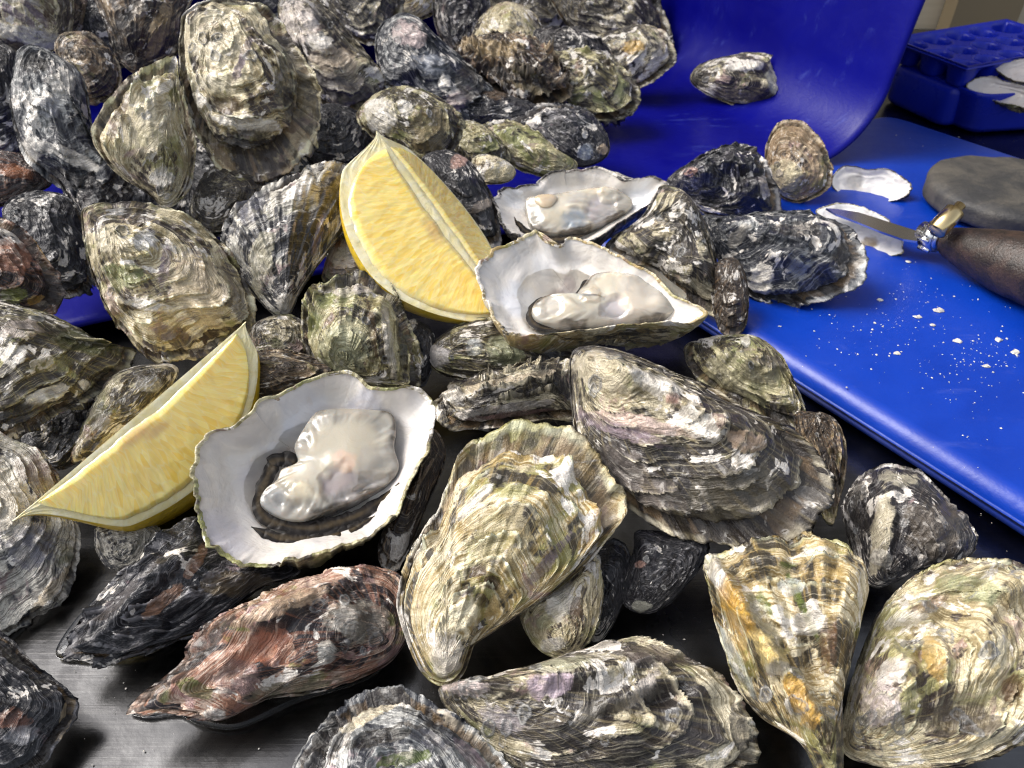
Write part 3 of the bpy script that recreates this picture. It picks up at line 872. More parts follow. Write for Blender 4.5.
# ------------------------------------------------------------------ closed oysters
oyster("big pale face-up oyster with round growth rings and wavy brown rim, high in heap",
       [(183,15),(196,3),(225,-2),(262,5),(285,22),(295,45),(305,60),(318,85),(320,110),(315,140),(300,160),(283,175),(262,181),(235,175),(218,168),(205,148),(195,130),(185,100),(178,60),(178,35)],
       (208,36), 10.6, 'cream', k=.15, top=.42, rings=6, lam=.10, fold=.10, frill=1.4, shift=-.05, inset=.78, lift=.003)
oyster("pale teardrop oyster with a smooth oval centre, tucked beside the big ringed one",
       [(177,55),(165,57),(140,70),(120,85),(105,105),(93,125),(95,145),(108,165),(125,180),(145,192),(160,205),(172,207),(185,195),(193,175),(196,140),(188,110),(180,80)],
       (163,200), 9.6, 'cream', k=.1, top=.42, rings=6, lam=.10, fold=.07, shift=-.08, inset=.86, lift=.002)
oyster("black and white barnacle-scarred oyster with a chalky round scar near its tip",
       [(20,50),(35,45),(60,56),(80,72),(88,95),(95,140),(110,170),(135,195),(118,213),(85,215),(60,190),(30,165),(16,140),(10,100),(12,70)],
       (45,50), 8.7, 'blue', k=.1, top=.40, rings=7, spots=9, streak=.3)
oyster("white oyster with purple fan-shaped streaks, cut by the photo's top corner",
       [(-22,-25),(50,-25),(66,0),(60,38),(22,52),(-10,42),(-30,10)],
       (58,44), 11.0, 'cream', k=.2, streak=1.1, shift=.1, lam=.06, spots=1)
oyster("brown ridged oyster wedged beside the purple-streaked white one",
       [(62,-14),(95,-14),(92,10),(80,30),(64,42),(56,38),(58,10)], (60,40), 10.2, 'brown', k=.2, streak=.9)
oyster("dark oyster with a tan flank standing between ringed oyster and purple-streaked one",
       [(105,-14),(182,-14),(181,20),(173,50),(152,60),(137,68),(122,55),(112,30)],
       (138,64), 9.8, 'brown', k=.1, streak=.9, shift=.1, rings=8)
oyster("tan mottled oyster half hidden above the pale teardrop oyster",
       [(60,46),(85,36),(105,48),(118,72),(112,92),(96,98),(75,88)], (70,50), 9.2, 'brown', k=.2, shift=-.2)
oyster("flat rust-brown oyster tip at the photo's edge below the barnacle-scarred one",
       [(-25,155),(15,152),(45,164),(53,181),(30,196),(-25,207)], (50,180), 6.7, 'rust', k=.6, shift=.3, top=.3)
oyster("blackish oyster dotted with small grey spat discs, deep in the heap",
       [(5,205),(35,190),(70,198),(87,225),(92,265),(87,292),(60,298),(40,272),(8,228)],
       (10,215), 5.0, 'black', k=.3, spots=7, shift=.1)
oyster("reddish brown oyster with a black and ochre rim at the photo's edge",
       [(-30,222),(0,217),(30,233),(47,258),(64,285),(66,297),(46,314),(0,318),(-30,312)],
       (-25,270), 5.8, 'rust', k=.3, rings=7, lam=.08, band=.9, inset=.80, lift=.002)
oyster("large oval sage-tinted oyster with a white-lipped ring on its upper end",
       [(82,218),(90,207),(115,202),(150,204),(185,214),(215,234),(237,260),(252,290),(255,315),(250,332),(225,347),(195,358),(160,361),(140,351),(115,322),(100,295),(87,258)],
       (112,232), 6.6, 'cream', k=.25, top=.40, rings=8, lam=.085, fold=.06, frill=1.2, spots=2, inset=.92)
oyster("mossy green and black oyster with white chips lying beside the longer lemon wedge",
       [(-30,308),(40,311),(80,328),(110,345),(137,349),(131,365),(100,393),(60,414),(10,438),(-30,438)],
       (-20,330), 4.6, 'olive', k=.35, shift=.3, spots=3, rings=7, lam=.07)
oyster("slate-black finely ribbed oyster with a pale knob at its lower tip",
       [(240,200),(290,174),(330,164),(349,168),(350,210),(342,235),(322,260),(302,290),(287,318),(270,312),(250,290),(230,260),(221,235),(228,214)],
       (285,313), 7.0, 'ribbed', k=.15, ribs=7, streak=1.3, band=.3, top=.42, rings=9, lam=.045)
oyster("long oyster with white chalky top and dark lower half behind the upright lemon wedge",
       [(278,2),(300,-6),(330,9),(356,40),(386,75),(396,92),(372,110),(342,116),(318,100),(300,62),(284,35)],
       (290,4), 8.9, 'grey', k=.15, streak=.3, rings=8, top=.40)
oyster("small rounded oyster, half white half brown, just above the upright lemon wedge",
       [(364,116),(384,96),(410,91),(440,104),(456,125),(446,150),(427,166),(402,152),(375,134)],
       (388,100), 8.1, 'olive', k=.15, spots=2, top=.5)
oyster("blue-black oyster with pinkish white nose under the heap's top edge",
       [(384,40),(405,21),(422,25),(442,45),(470,70),(492,100),(477,117),(445,122),(418,97),(390,82)],
       (398,30), 7.9, 'blue', k=.15, spots=4, shift=.1)
oyster("grey-brown oyster with one lone spat ring, cut by the photo's top edge",
       [(318,-18),(395,-18),(394,20),(381,39),(355,36),(333,15)], (330,-10), 8.9, 'grey', k=.2, shift=.15, spots=2)
oyster("smooth pale yellow oyster peeking out beneath the photo's top edge",
       [(393,-18),(442,-18),(437,6),(421,17),(400,13)], (400,0), 8.3, 'gold', k=.2, shift=-.4, lam=.02, spots=0)
oyster("gaping ruffled oyster with dark wavy lips seen side-on",
       [(449,52),(478,38),(520,36),(552,56),(572,86),(560,102),(520,109),(494,91),(468,75)],
       (505,44), 7.1, 'brown', k=.9, rings=7, lam=.14, fold=.22, nf=4, frill=2.5, top=.55, spots=0, shift=.1)
oyster("cream peaked shell with dark spots standing behind the gaping ruffled oyster",
       [(477,40),(489,15),(508,6),(530,15),(541,35),(552,60),(530,70),(490,60)], (508,8), 6.5, 'cream', k=.1, streak=.9, shift=-.15)
oyster("ridged grey oyster with stacked lamellae at the blue tub side of the heap",
       [(540,60),(575,54),(600,58),(620,72),(634,96),(622,110),(590,116),(570,103),(555,88)],
       (550,70), 6.0, 'olive', k=.5, lam=.13, rings=6, fold=.12)
oyster("dark shadowed oyster with a hollow pocket above the stacked lamellae",
       [(540,35),(575,30),(600,42),(612,58),(590,70),(556,66)], (548,40), 6.6, 'dark', k=.4, lam=.1, fold=.15)
oyster("knobbly oyster with an orange patch at the back against the blue tub",
       [(600,40),(640,28),(660,35),(671,55),(664,68),(640,83),(622,76),(606,58)], (604,46), 6.2, 'grey', k=.3, spots=6)
oyster("big dark grey oyster under the photo's top edge, against the blue tub floor",
       [(560,-18),(645,-18),(656,5),(664,40),(640,48),(606,42),(575,26)], (570,-10), 6.8, 'grey', k=.3, shift=.15, spots=5)
oyster("narrow curled brown oyster standing beside the gaping ruffled one",
       [(440,-12),(480,-14),(484,35),(455,48),(438,22)], (462,44), 7.3, 'dark', k=.1, streak=.8, lam=.09)
oyster("dim grey oyster at the photo's top edge behind the cream peaked shell",
       [(480,-16),(562,-16),(572,24),(545,40),(500,22)], (490,-6), 6.6, 'grey', k=.3, shift=.15, spots=6)
oyster("charcoal oyster with white flecks and a pale tip resting by the tub's mouth",
       [(513,117),(545,104),(580,106),(601,124),(610,150),(596,164),(575,166),(545,151),(520,127)],
       (600,158), 5.2, 'black', k=.4, spots=5)
oyster("long pale olive oyster lying under the charcoal white-flecked one",
       [(480,125),(510,119),(540,134),(556,150),(577,162),(570,174),(545,177),(510,166),(480,142)],
       (570,168), 5.2, 'olive', k=.4, shift=-.25, spots=0)
oyster("small folded grey oyster lying above the black glossy one",
       [(448,146),(464,121),(490,129),(511,154),(502,167),(470,168)], (465,126), 5.9, 'olive', k=.3, lam=.09)
oyster("tiny tan thumb-shaped oyster beside the black glossy one",
       [(472,161),(485,154),(505,160),(516,172),(506,183),(480,182)], (512,174), 6.4, 'cream', k=.2, shift=-.35, lam=.03, spots=0)
oyster("black glossy oyster with pink chips right behind the upright lemon wedge",
       [(422,162),(440,150),(465,157),(487,185),(497,210),(500,246),(470,240),(440,205)],
       (445,156), 6.3, 'black', k=.15, shift=.2, lam=.09, spots=1)
oyster("black crusty oyster lying on the tub's lip with small pink specks",
       [(666,182),(690,160),(720,147),(750,144),(766,160),(780,190),(777,216),(740,222),(710,216),(688,202)],
       (672,184), 3.9, 'black', k=.5, lam=.10, spots=6, rough=2.0)
oyster("tan rounded oyster with a creamy swirl, upright between black oyster and knife",
       [(765,150),(777,124),(800,121),(821,140),(833,170),(826,191),(800,203),(780,196),(769,176)],
       (780,180), 4.2, 'brown', k=.1, shift=-.45, top=.5, rings=8, lam=.07, spots=1)
oyster("large blue-black layered oyster with white patches lying on the chopping board",
       [(700,217),(740,217),(800,212),(841,219),(861,240),(866,262),(856,287),(820,302),(770,305),(738,287),(713,252)],
       (708,222), 4.0, 'blue', k=.5, lam=.12, rough=1.7, top=.5, bot=.45, rings=8, spots=2)
oyster("speckled grey-white oyster alone on the floor of the tipped tub",
       [(690,76),(705,62),(750,52),(775,59),(791,85),(789,104),(765,108),(730,104),(698,89)],
       (692,78), 4.6, 'grey', k=.35, top=.6, spots=6, shift=-.1)
oyster("barnacled grey oyster with clear spat rings between the two plump opened oysters",
       [(662,186),(690,197),(712,240),(720,280),(727,312),(700,310),(650,276),(605,248),(640,218)],
       (692,200), 4.4, 'grey', k=.3, spots=9, spoth=.3, shift=.1)
oyster("thin black-brown oyster edge with amber streaks beside the barnacled grey one",
       [(714,266),(735,258),(748,284),(745,328),(722,334),(712,300)], (738,262), 3.4, 'brown', k=.1, shift=.5, streak=.9)
oyster("rounded dark and cream striped oyster under the upright lemon wedge",
       [(308,290),(325,279),(360,271),(391,285),(406,310),(416,340),(421,370),(416,388),(380,388),(330,374),(306,350),(301,320)],
       (345,372), 5.0, 'olive', k=.2, rings=6, lam=.11, fold=.10, nf=3, frill=1.3, spots=2, inset=.84, lift=.002)
oyster("pinkish white oyster shoulder showing just behind the upright lemon wedge",
       [(322,272),(342,234),(372,258),(397,286),(360,282),(330,286)], (345,240), 5.0, 'rust', k=.1, shift=-.4)
oyster("small grey-green barnacled oyster below the slate-black ribbed one",
       [(253,325),(285,314),(306,325),(312,352),(290,362),(253,358)], (260,330), 4.2, 'grey', k=.3, spots=4)
oyster("thin brown-edged oyster lying flat between the longer lemon wedge and the striped oyster",
       [(246,356),(290,350),(345,368),(330,384),(290,395),(250,396)], (252,370), 4.0, 'brown', k=.4, shift=.2)
oyster("dark green oyster with a white rounded knob under the opened oyster with a plump body",
       [(427,357),(436,339),(460,324),(490,317),(540,330),(572,350),(578,368),(540,378),(480,382),(440,374)],
       (434,356), 3.2, 'olive', k=.25, shift=.3, spots=3)
oyster("slim oyster lying on edge with stacked black and white layers",
       [(434,402),(460,381),(500,369),(560,364),(585,372),(590,415),(545,420),(480,430),(450,427)],
       (510,374), 3.6, 'grey', k=1.2, lam=.19, rings=6, fold=.12, band=1.3, streak=.2, spots=0, top=.75, pw=1.6)
oyster("big grey and white wedge-shaped oyster, biggest beside the blue board",
       [(571,355),(590,345),(625,352),(670,370),(710,385),(750,409),(790,429),(815,449),(826,480),(821,510),(800,531),(770,544),(720,546),(690,541),(640,516),(600,481),(579,450),(570,400)],
       (582,358), 5.0, 'grey', k=.25, top=.48, rings=9, lam=.055, streak=.45, band=.7, fold=.05, spots=4, shift=-.02)
oyster("greenish wavy-edged oyster between the blue board and the biggest wedge-shaped one",
       [(688,345),(745,334),(776,350),(792,375),(806,410),(800,428),(760,414),(700,380)],
       (745,340), 3.2, 'olive', k=.4, shift=-.05, lam=.08, fold=.12)
oyster("small rocky lump of an oyster peeking out by the board's rounded edge",
       [(794,420),(815,412),(836,420),(847,450),(842,490),(832,522),(815,500)], (815,414), 2.7, 'brown', k=.3, rough=2.5, shift=-.05, lam=.1)
oyster("cream oyster standing nose down with dark spots and a torn ochre lip",
       [(437,505),(465,450),(500,428),(540,423),(575,429),(595,449),(616,480),(629,505),(615,531),(590,561),(555,591),(520,606),(492,611),(476,640),(461,677),(440,686),(420,670),(403,630),(397,600),(405,560),(420,530)],
       (442,676), 3.9, 'gold', k=.45, top=.34, rings=8, lam=.08, fold=.08, frill=1.0, spots=0, inset=.84, lift=.002, streak=.4, shift=-.05)
oyster("small white-tipped oyster tucked under the cream nose-down one",
       [(523,600),(560,584),(592,553),(603,580),(600,620),(586,646),(565,659),(540,651),(523,626)],
       (565,652), 2.0, 'cream', k=.4, streak=.7)
oyster("small black oyster with a pale tip under the biggest wedge-shaped one",
       [(640,530),(700,538),(708,552),(692,580),(666,606),(645,614),(625,606),(621,585),(633,552)],
       (640,608), 1.9, 'black', k=.6, shift=.1, spots=2, top=.5)
oyster("rounded dark oyster with one pale stripe down the middle, by the board's edge",
       [(842,510),(850,489),(870,469),(891,464),(920,474),(946,494),(971,524),(977,545),(960,561),(920,568),(896,582),(875,588),(858,572)],
       (885,582), 2.3, 'dark', k=.5, top=.55, streak=1.0, band=.3, spots=5, shift=.0)
oyster("tall golden and white oyster with an amber ridge and green algae",
       [(706,560),(735,547),(790,541),(830,539),(861,560),(869,585),(861,620),(849,660),(843,700),(842,780),(822,782),(800,742),(760,717),(735,682),(719,632),(709,592)],
       (832,772), 2.8, 'gold', k=.45, tilt=(-.1,0), top=.50, ribs=3, fold=.22, nf=2.6, rough=1.5, rings=7, lam=.06, spots=4)
oyster("large pale rocky oyster crusted with spat beside the golden one",
       [(862,650),(880,610),(910,580),(950,559),(990,556),(1042,580),(1064,650),(1044,722),(992,757),(930,770),(870,764),(841,746),(848,695)],
       (850,745), 2.5, 'cream', k=.5, top=.50, rough=2.0, rings=8, lam=.06, spots=14, spoth=.3, shift=.05)
oyster("long mauve-grey oyster crusted with clear round spat, lying on the steel",
       [(439,690),(480,679),(540,664),(600,645),(650,639),(702,660),(737,690),(753,730),(747,768),(680,793),(560,783),(500,762),(463,730)],
       (444,690), 2.2, 'grey', k=.6, top=.50, rings=8, spots=15, spoth=.28, streak=.8, shift=.05)
oyster("black and cream banded oyster with green algae, cut by the photo's bottom edge",
       [(290,772),(310,735),(340,704),(380,684),(420,694),(460,719),(497,750),(520,785),(500,830),(400,860),(300,840)],
       (410,850), 2.4, 'blue', k=.4, band=1.2, rings=6, lam=.11, top=.42, fold=.1, frill=1.4, shift=-.1, spots=3, inset=.86, lift=.002)
oyster("long reddish pink oyster with black rim and white spat, in a film of water",
       [(138,711),(170,675),(210,625),(240,604),(300,579),(370,564),(402,580),(410,620),(400,651),(375,671),(320,691),(260,701),(215,721),(170,713)],
       (395,640), 1.8, 'rust', k=.8, top=.42, rings=7, lam=.06, spots=7, spoth=.3, fold=.05)
oyster("dark wet oyster with curling plate edges, half under the opened oyster by the lemon",
       [(63,652),(90,605),(150,545),(190,514),(215,545),(300,568),(255,592),(212,626),(180,641),(120,658),(80,658)],
       (270,570), 1.6, 'black', k=.8, top=.36, lam=.11, rings=6, spots=1, shift=-.15)
oyster("cream and slate oyster cracked like glaze under the longer lemon wedge's tip",
       [(-35,440),(15,439),(50,464),(76,520),(79,560),(60,601),(20,629),(-35,632)],
       (-25,480), 1.9, 'ribbed', k=.35, top=.34, rings=6, lam=.06, streak=.6, shift=-.2)
oyster("dark wet oyster with a tan rim on the steel, at the photo's bottom corner",
       [(-35,628),(10,638),(40,668),(65,688),(79,711),(60,741),(30,772),(-35,780)],
       (-25,700), 1.7, 'black', k=.5, top=.36, rings=6, lam=.06, fold=.08, inset=.88)
oyster("small grey oyster covered in white barnacle rings behind the longer lemon wedge",
       [(73,452),(95,400),(115,374),(150,364),(178,369),(162,402),(120,442),(85,462)],
       (160,372), 3.2, 'grey', k=.2, spots=9, spoth=.3)
oyster("small pale-lipped oyster showing below the longer lemon wedge",
       [(95,530),(130,522),(160,528),(140,568),(105,566)], (120,560), 1.2, 'ribbed', k=.6, top=.3)
# oysters added deeper in the heap; black palettes paint the shade in its gaps
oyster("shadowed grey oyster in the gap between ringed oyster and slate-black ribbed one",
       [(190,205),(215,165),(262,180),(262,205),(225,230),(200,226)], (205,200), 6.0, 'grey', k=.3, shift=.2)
oyster("shadow-black filler oyster in the gap under the long white-topped one",
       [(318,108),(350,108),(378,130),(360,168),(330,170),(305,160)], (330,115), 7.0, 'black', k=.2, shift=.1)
oyster("shadow-black filler oyster behind the gaping ruffled one's lower lip",
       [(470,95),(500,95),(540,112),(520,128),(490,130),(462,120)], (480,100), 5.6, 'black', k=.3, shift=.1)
oyster("shadow-black filler oyster in the gap between top-corner white oyster and its dark neighbour",
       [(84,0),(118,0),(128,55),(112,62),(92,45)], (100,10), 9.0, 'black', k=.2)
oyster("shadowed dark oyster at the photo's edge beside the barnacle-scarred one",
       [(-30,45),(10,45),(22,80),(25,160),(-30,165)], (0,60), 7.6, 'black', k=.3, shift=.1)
oyster("shadow-black filler oyster in the gap above the large oval sage-tinted one",
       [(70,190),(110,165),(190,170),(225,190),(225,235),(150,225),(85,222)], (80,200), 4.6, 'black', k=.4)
oyster("shadow-black filler oyster in the gap under the big ringed oyster and pale teardrop one",
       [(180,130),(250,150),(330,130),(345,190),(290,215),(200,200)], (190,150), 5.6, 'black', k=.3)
oyster("shadow-black filler oyster below the mossy green one, over the steel",
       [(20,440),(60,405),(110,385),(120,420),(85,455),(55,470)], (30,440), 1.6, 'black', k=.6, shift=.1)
oyster("shadow-black filler oyster behind the upright lemon wedge's lower tip",
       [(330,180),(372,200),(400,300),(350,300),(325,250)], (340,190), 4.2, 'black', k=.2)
oyster("shadow-black filler oyster behind the big ringed one at the photo's top edge",
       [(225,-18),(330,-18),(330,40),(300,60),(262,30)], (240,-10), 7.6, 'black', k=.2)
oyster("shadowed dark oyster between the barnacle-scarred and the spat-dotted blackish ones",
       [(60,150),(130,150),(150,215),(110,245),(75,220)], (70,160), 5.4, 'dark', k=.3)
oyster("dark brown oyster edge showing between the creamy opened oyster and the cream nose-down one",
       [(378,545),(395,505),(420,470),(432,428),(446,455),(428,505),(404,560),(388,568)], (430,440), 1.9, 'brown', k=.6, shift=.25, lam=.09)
oyster("shadow-black filler oyster under the striped oyster's flank near the green white-knobbed one",
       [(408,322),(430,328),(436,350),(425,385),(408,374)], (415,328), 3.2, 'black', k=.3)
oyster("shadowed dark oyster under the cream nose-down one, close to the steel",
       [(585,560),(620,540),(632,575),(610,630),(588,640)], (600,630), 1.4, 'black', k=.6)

# ------------------------------------------------------------------ opened oysters
def nacre_mat():
    N = NT("mother_of_pearl")
    P = N.coord()
    col = N.attr("col", True)
    n1 = N.noise(P, 60, 4, .6, .8)
    n2 = N.noise(P, 220, 4, .6, .4)
    c = N.mix(N.math('MULTIPLY', N.ramp(n1, .42, .70), .45), col, (.46, .45, .48))
    c = N.mix(N.math('MULTIPLY', N.ramp(N.noise(P, 110, 4, .6, 1.2), .56, .74), .35), c, (.52, .45, .38))
    h = N.math('MULTIPLY_ADD', n2, .25, n1)
    return N.set(Base_Color=c, Roughness=N.math('MULTIPLY_ADD', n2, .22, .10), Normal=N.bump(h, .0030, .40),
                 Subsurface_Weight=.15, Subsurface_Radius=(.004, .003, .0025), Subsurface_Scale=.5,
                 Coat_Weight=.6, Coat_Roughness=.06)
M_NACRE = nacre_mat()

def flesh_mat():
    N = NT("oyster_flesh")
    P = N.coord()
    col = N.attr("col", True)
    n1 = N.noise(P, 140, 4, .6, 1.2)
    n2 = N.noise(P, 420, 4, .6, .6)
    c = N.mix(N.math('MULTIPLY', N.ramp(n1, .42, .72), .25), col, (.40, .35, .27))
    c = N.mix(N.math('MULTIPLY', N.ramp(N.noise(P, 75, 3, .55, 1.0), .48, .66), .45), c, (.37, .35, .32))
    h = N.math('MULTIPLY_ADD', n2, .4, n1)
    return N.set(Base_Color=c, Roughness=N.math('MULTIPLY_ADD', n2, .2, .10), Normal=N.bump(h, .0008, .25),
                 Subsurface_Weight=.8, Subsurface_Radius=(.007, .005, .0035), Subsurface_Scale=.8,
                 Coat_Weight=.35, Coat_Roughness=.10)
M_FLESH = flesh_mat()

def fringe_mat():
    N = NT("mantle_fringe")
    P = N.coord()
    n1 = N.noise(P, 700, 3, .65, .6)
    return N.set(Base_Color=N.attr("col", True), Roughness=.5, Normal=N.bump(n1, .0004, .3), Specular_IOR_Level=.2, Coat_Weight=.04, Coat_Roughness=.1,
                 Subsurface_Weight=.2, Subsurface_Radius=(.003, .002, .001), Subsurface_Scale=.5)
M_FRINGE = fringe_mat()

def liquor_mat():
    N = NT("oyster_liquor")
    P = N.coord()
    bmp = N.bump(N.noise(P, 130, 2, .5), .0006, .25)
    fr = N.n("ShaderNodeFresnel")
    fr.inputs["IOR"].default_value = 1.33
    N.put(fr.inputs["Normal"], bmp)
    gl = N.n("ShaderNodeBsdfGlossy")
    gl.inputs["Roughness"].default_value = .03
    N.put(gl.inputs["Normal"], bmp)
    tr = N.n("ShaderNodeBsdfTransparent")
    tr.inputs["Color"].default_value = (.93, .92, .89, 1)
    mx = N.n("ShaderNodeMixShader")
    N.put(mx.inputs[0], fr.outputs[0])
    N.put(mx.inputs[1], tr.outputs[0])
    N.put(mx.inputs[2], gl.outputs[0])
    N.t.links.new(mx.outputs[0], N.t.nodes["Material Output"].inputs["Surface"])
    return N.m
M_LIQUOR = liquor_mat()

def blobs_eval(q, blobs, base):
    col = np.tile(np.array(base, float), (len(q), 1))
    hh = np.zeros(len(q))
    for (cx, cy), rad, c, h in blobs:
        dv = (q - np.array([cx, cy])) / rad
        dd = np.linalg.norm(dv, axis=1) + .25 * fbm(np.column_stack([q / rad, np.full(len(q), cx * 37)]) * 1.3, 2)
        wgt = smooth(1.15, .55, dd)[:, None]
        if c is not None:
            col = col * (1 - wgt) + np.array(c) * wgt
        hh += h * wgt[:, 0]
    return col, hh

def opened_oyster(label, pts, umbo, z, style, k, depth, stains=(), flesh=None, flesh_blobs=(), fringes=(), muscle=None,
                  tilt=(0, 0), group="opened oysters", nacre=(.67, .63, .575), fl_base=(.47, .43, .345), fl_h=.085, fl_dz=.45, gills=(), **kw):
    p = dict(DEF, top=0, pq=.6, pw=2.8, bot=.72, frill=1.2, fold=.05, spots=1, lam=.07)
    p.update(kw)
    p0, n, e1, e2 = local_frame(pts, z / 100, k, tilt)
    Q = to2d(pts, p0, n, e1, e2)
    if np.sum(Q[:, 0] * np.roll(Q[:, 1], -1) - Q[:, 1] * np.roll(Q[:, 0], -1)) < 0:
        Q = Q[::-1]
    U = to2d([umbo], p0, n, e1, e2)[0]
    na, nr = 320, 70
    Q = closed_spline(Q, na)
    cen = Q.mean(0)
    U = U + .12 * (cen - U)
    R = math.sqrt(.5 * abs(np.sum(Q[:, 0] * np.roll(Q[:, 1], -1) - Q[:, 1] * np.roll(Q[:, 0], -1))) / math.pi)
    seed = _seed[0] * 1.37 + 1
    root = empty("opened_oyster", p0, label, "oyster", group)
    toW = lambda V: V[:, :1] * e1 + V[:, 1:2] * e2 + V[:, 2:] * n
    mat = oyster_mat(style, .9, .4, kw.get('shift', 0))
    # outer half shell
    V, rc, edge, spot, rimz, D, g = shell_grid(Q, U, cen, R, nr, na, seed, -1, p)
    c0 = len(V)
    V = np.concatenate([V, [[U[0], U[1], V[:na, 2].mean()]]])
    j = np.arange(na)
    padd = lambda a: np.concatenate([a, a[:1]])
    rim = V[(nr - 1) * na:nr * na].copy()
    marks = next((m for key, m in MARKS.items() if key in label), [])
    band = []
    for uf, dz in ((.994, .0003), (.982, .0002), (.962, -.0006)):
        band.append(np.column_stack([cen + uf * (rim[:, :2] - cen), rim[:, 2] + dz + .0005 * noise(np.column_stack([rim[:, :2] * 900, np.full(na, uf * 40)]))]))
    V = np.concatenate([V[:nr * na], *band, V[-1:]])
    c0 = len(V) - 1
    edge[-na:, 0] *= .3
    padd = lambda a: np.concatenate([a, np.tile(a[-na:], (3,) + (1,) * (a.ndim - 1)), a[:1]])
    mcol, mfac = mark_attrs(toW(V) + p0, marks, seed)
    quadtri("outer_shell", toW(V), grid_faces(nr + 3, na), np.stack([np.full(na, c0), (j + 1) % na, j], 1), mat, root,
            {"rc": padd(rc), "edge": padd(edge), "spot": padd(spot), "mcol": mcol, "mfac": mfac})
    # pearly lining
    ni = 60
    u = np.linspace(1, 0.01, ni)[:, None]
    jag = .986 + .016 * fbm(np.column_stack([rim[:, :2] / R * 6, np.full(na, seed)]), 3, .6)
    jag = np.clip(jag, .966, .997)
    ker = np.exp(-(np.arange(-24, 25) / 9.0) ** 2)
    ker /= ker.sum()
    rsm = np.stack([np.convolve(np.concatenate([rim[-24:, k_], rim[:, k_], rim[:24, k_]]), ker, 'valid') for k_ in range(3)], 1)
    rb = rsm[None, :, :] * (1 - u[:, :, None] ** 9) + rim[None, :, :] * u[:, :, None] ** 9
    q = (cen + (u * (1 + (jag[None, :] - 1) * u ** 6))[:, :, None] * (rb[:, :, :2] - cen)).reshape(-1, 2)
    uu = np.repeat(u[:, 0], na)
    prof = lambda t: -depth * R * (1 - t ** 2.4) ** .85
    zz = rb[:, :, 2].reshape(-1) * uu ** 5 + prof(uu) + R * .035 * fbm(np.column_stack([q / R * 1.8, np.full(len(q), seed)]), 3) * smooth(1.0, .75, uu)
    zz += .0002 * smooth(.99, .96, uu) + R * .012 * np.sin(uu * 22 + 3 * fbm(np.column_stack([q / R, np.full(len(q), seed)]), 2)) * smooth(1, .9, uu) * smooth(.4, .7, uu)
    col, hh = blobs_eval(q, [((tuple(to2d([s[0]], p0, n, e1, e2)[0])), s[1] * R, s[2], 0) for s in stains], nacre)
    rimtint = smooth(.965, 1.0, uu + .03 * fbm(np.column_stack([q / R * 5, np.full(len(q), 3.)]), 2))[:, None]
    col = col * (1 - rimtint * .7) + np.array((.30, .27, .24)) * rimtint * .7
    c0 = len(q)
    VV = np.concatenate([np.column_stack([q, zz]), [[cen[0], cen[1], prof(0.0)]]])
    last = (ni - 1) * na
    quadtri("pearl_lining", toW(VV), grid_faces(ni, na), np.stack([np.full(na, c0), last + j, last + (j + 1) % na], 1), M_NACRE, root,
            {"col": np.concatenate([col, col[-1:]])})
    def lin_z(q2):
        oc = rim[:, :2] - cen
        pa = np.arctan2(oc[:, 1], oc[:, 0])
        o = np.argsort(pa)
        rr = np.interp(np.arctan2(q2[:, 1] - cen[1], q2[:, 0] - cen[0]), pa[o], np.linalg.norm(oc, axis=1)[o], period=2 * math.pi)
        return prof(np.clip(np.linalg.norm(q2 - cen, axis=1) / rr, 0, 1))
    if flesh:
        # the body lies in the bowl: outline unprojected onto a plane part way down
        pf = p0 - n * depth * R * fl_dz
        f2 = to2d(flesh, pf, n, e1, e2)
        if np.sum(f2[:, 0] * np.roll(f2[:, 1], -1) - f2[:, 1] * np.roll(f2[:, 0], -1)) < 0:
            f2 = f2[::-1]
        f2 = closed_spline(f2, 260)
        fc = f2.mean(0)
        nf = 90
        u = np.linspace(1, .005, nf)[:, None]
        q = (fc + u[:, :, None] * (f2 - fc)[None]).reshape(-1, 2)
        uu = np.repeat(u[:, 0], 260)
        bl = [((tuple(to2d([s[0]], pf, n, e1, e2)[0])), s[1] * R, s[2], s[3] * R) for s in flesh_blobs]
        col, hh = blobs_eval(q, bl, fl_base)
        q3 = np.column_stack([q / R, np.full(len(q), seed)])
        an = np.tile(np.arange(260) / 260 * 2 * math.pi, nf)
        ruf = fbm(np.column_stack([np.cos(an) * 4.5, np.sin(an) * 4.5, uu * 1.2 + seed]), 2, .5)
        zz = fl_h * R * (1 - uu ** 3.2) ** .6 + hh * smooth(1, .8, uu)
        zz += R * .050 * fbm(q3 * 1.7, 2, .4) * smooth(1, .7, uu) + R * .018 * ruf * smooth(.55, .85, uu) * smooth(1.02, .9, uu)
        zz += R * .014 * noise(q3 * 2.3 + 4) * smooth(1, .8, uu)
        gr_ = smooth(.50, .90, uu + .40 * fbm(q3 * 1.9 + 2, 2))[:, None] * .85
        col = col * (1 - gr_) + (col * .30 + np.array((.14, .14, .135))) * gr_
        side_n = fbm(np.column_stack([np.cos(an) * 1.3, np.sin(an) * 1.3, np.full(len(an), seed + 3)]), 2)
        ml = (smooth(.86, .95, uu + .07 * ruf) * smooth(-.05, .25, side_n))[:, None] * .9
        col = col * (1 - ml) + np.array((.045, .036, .026)) * ml
        vn = smooth(.10, .0, np.abs(ruf)) * smooth(.5, .9, uu)
        col = col * (1 - .14 * vn[:, None])
        for gp, gr, gd, fr in gills:
            gc = to2d([gp], pf, n, e1, e2)[0]
            gw = smooth(1.1, .5, np.linalg.norm(q - gc, axis=1) / (gr * R))
            dirv = np.array([math.cos(gd), math.sin(gd)])
            ph = (q @ dirv) / R * fr + 1.5 * fbm(q3 * 3, 2)
            rid = .5 + .5 * np.sin(ph)
            zz += gw * R * .016 * rid
            col = col * (1 - .22 * (gw * (1 - rid))[:, None])
        zz -= depth * R * fl_dz
        side = lin_z(q) + .0
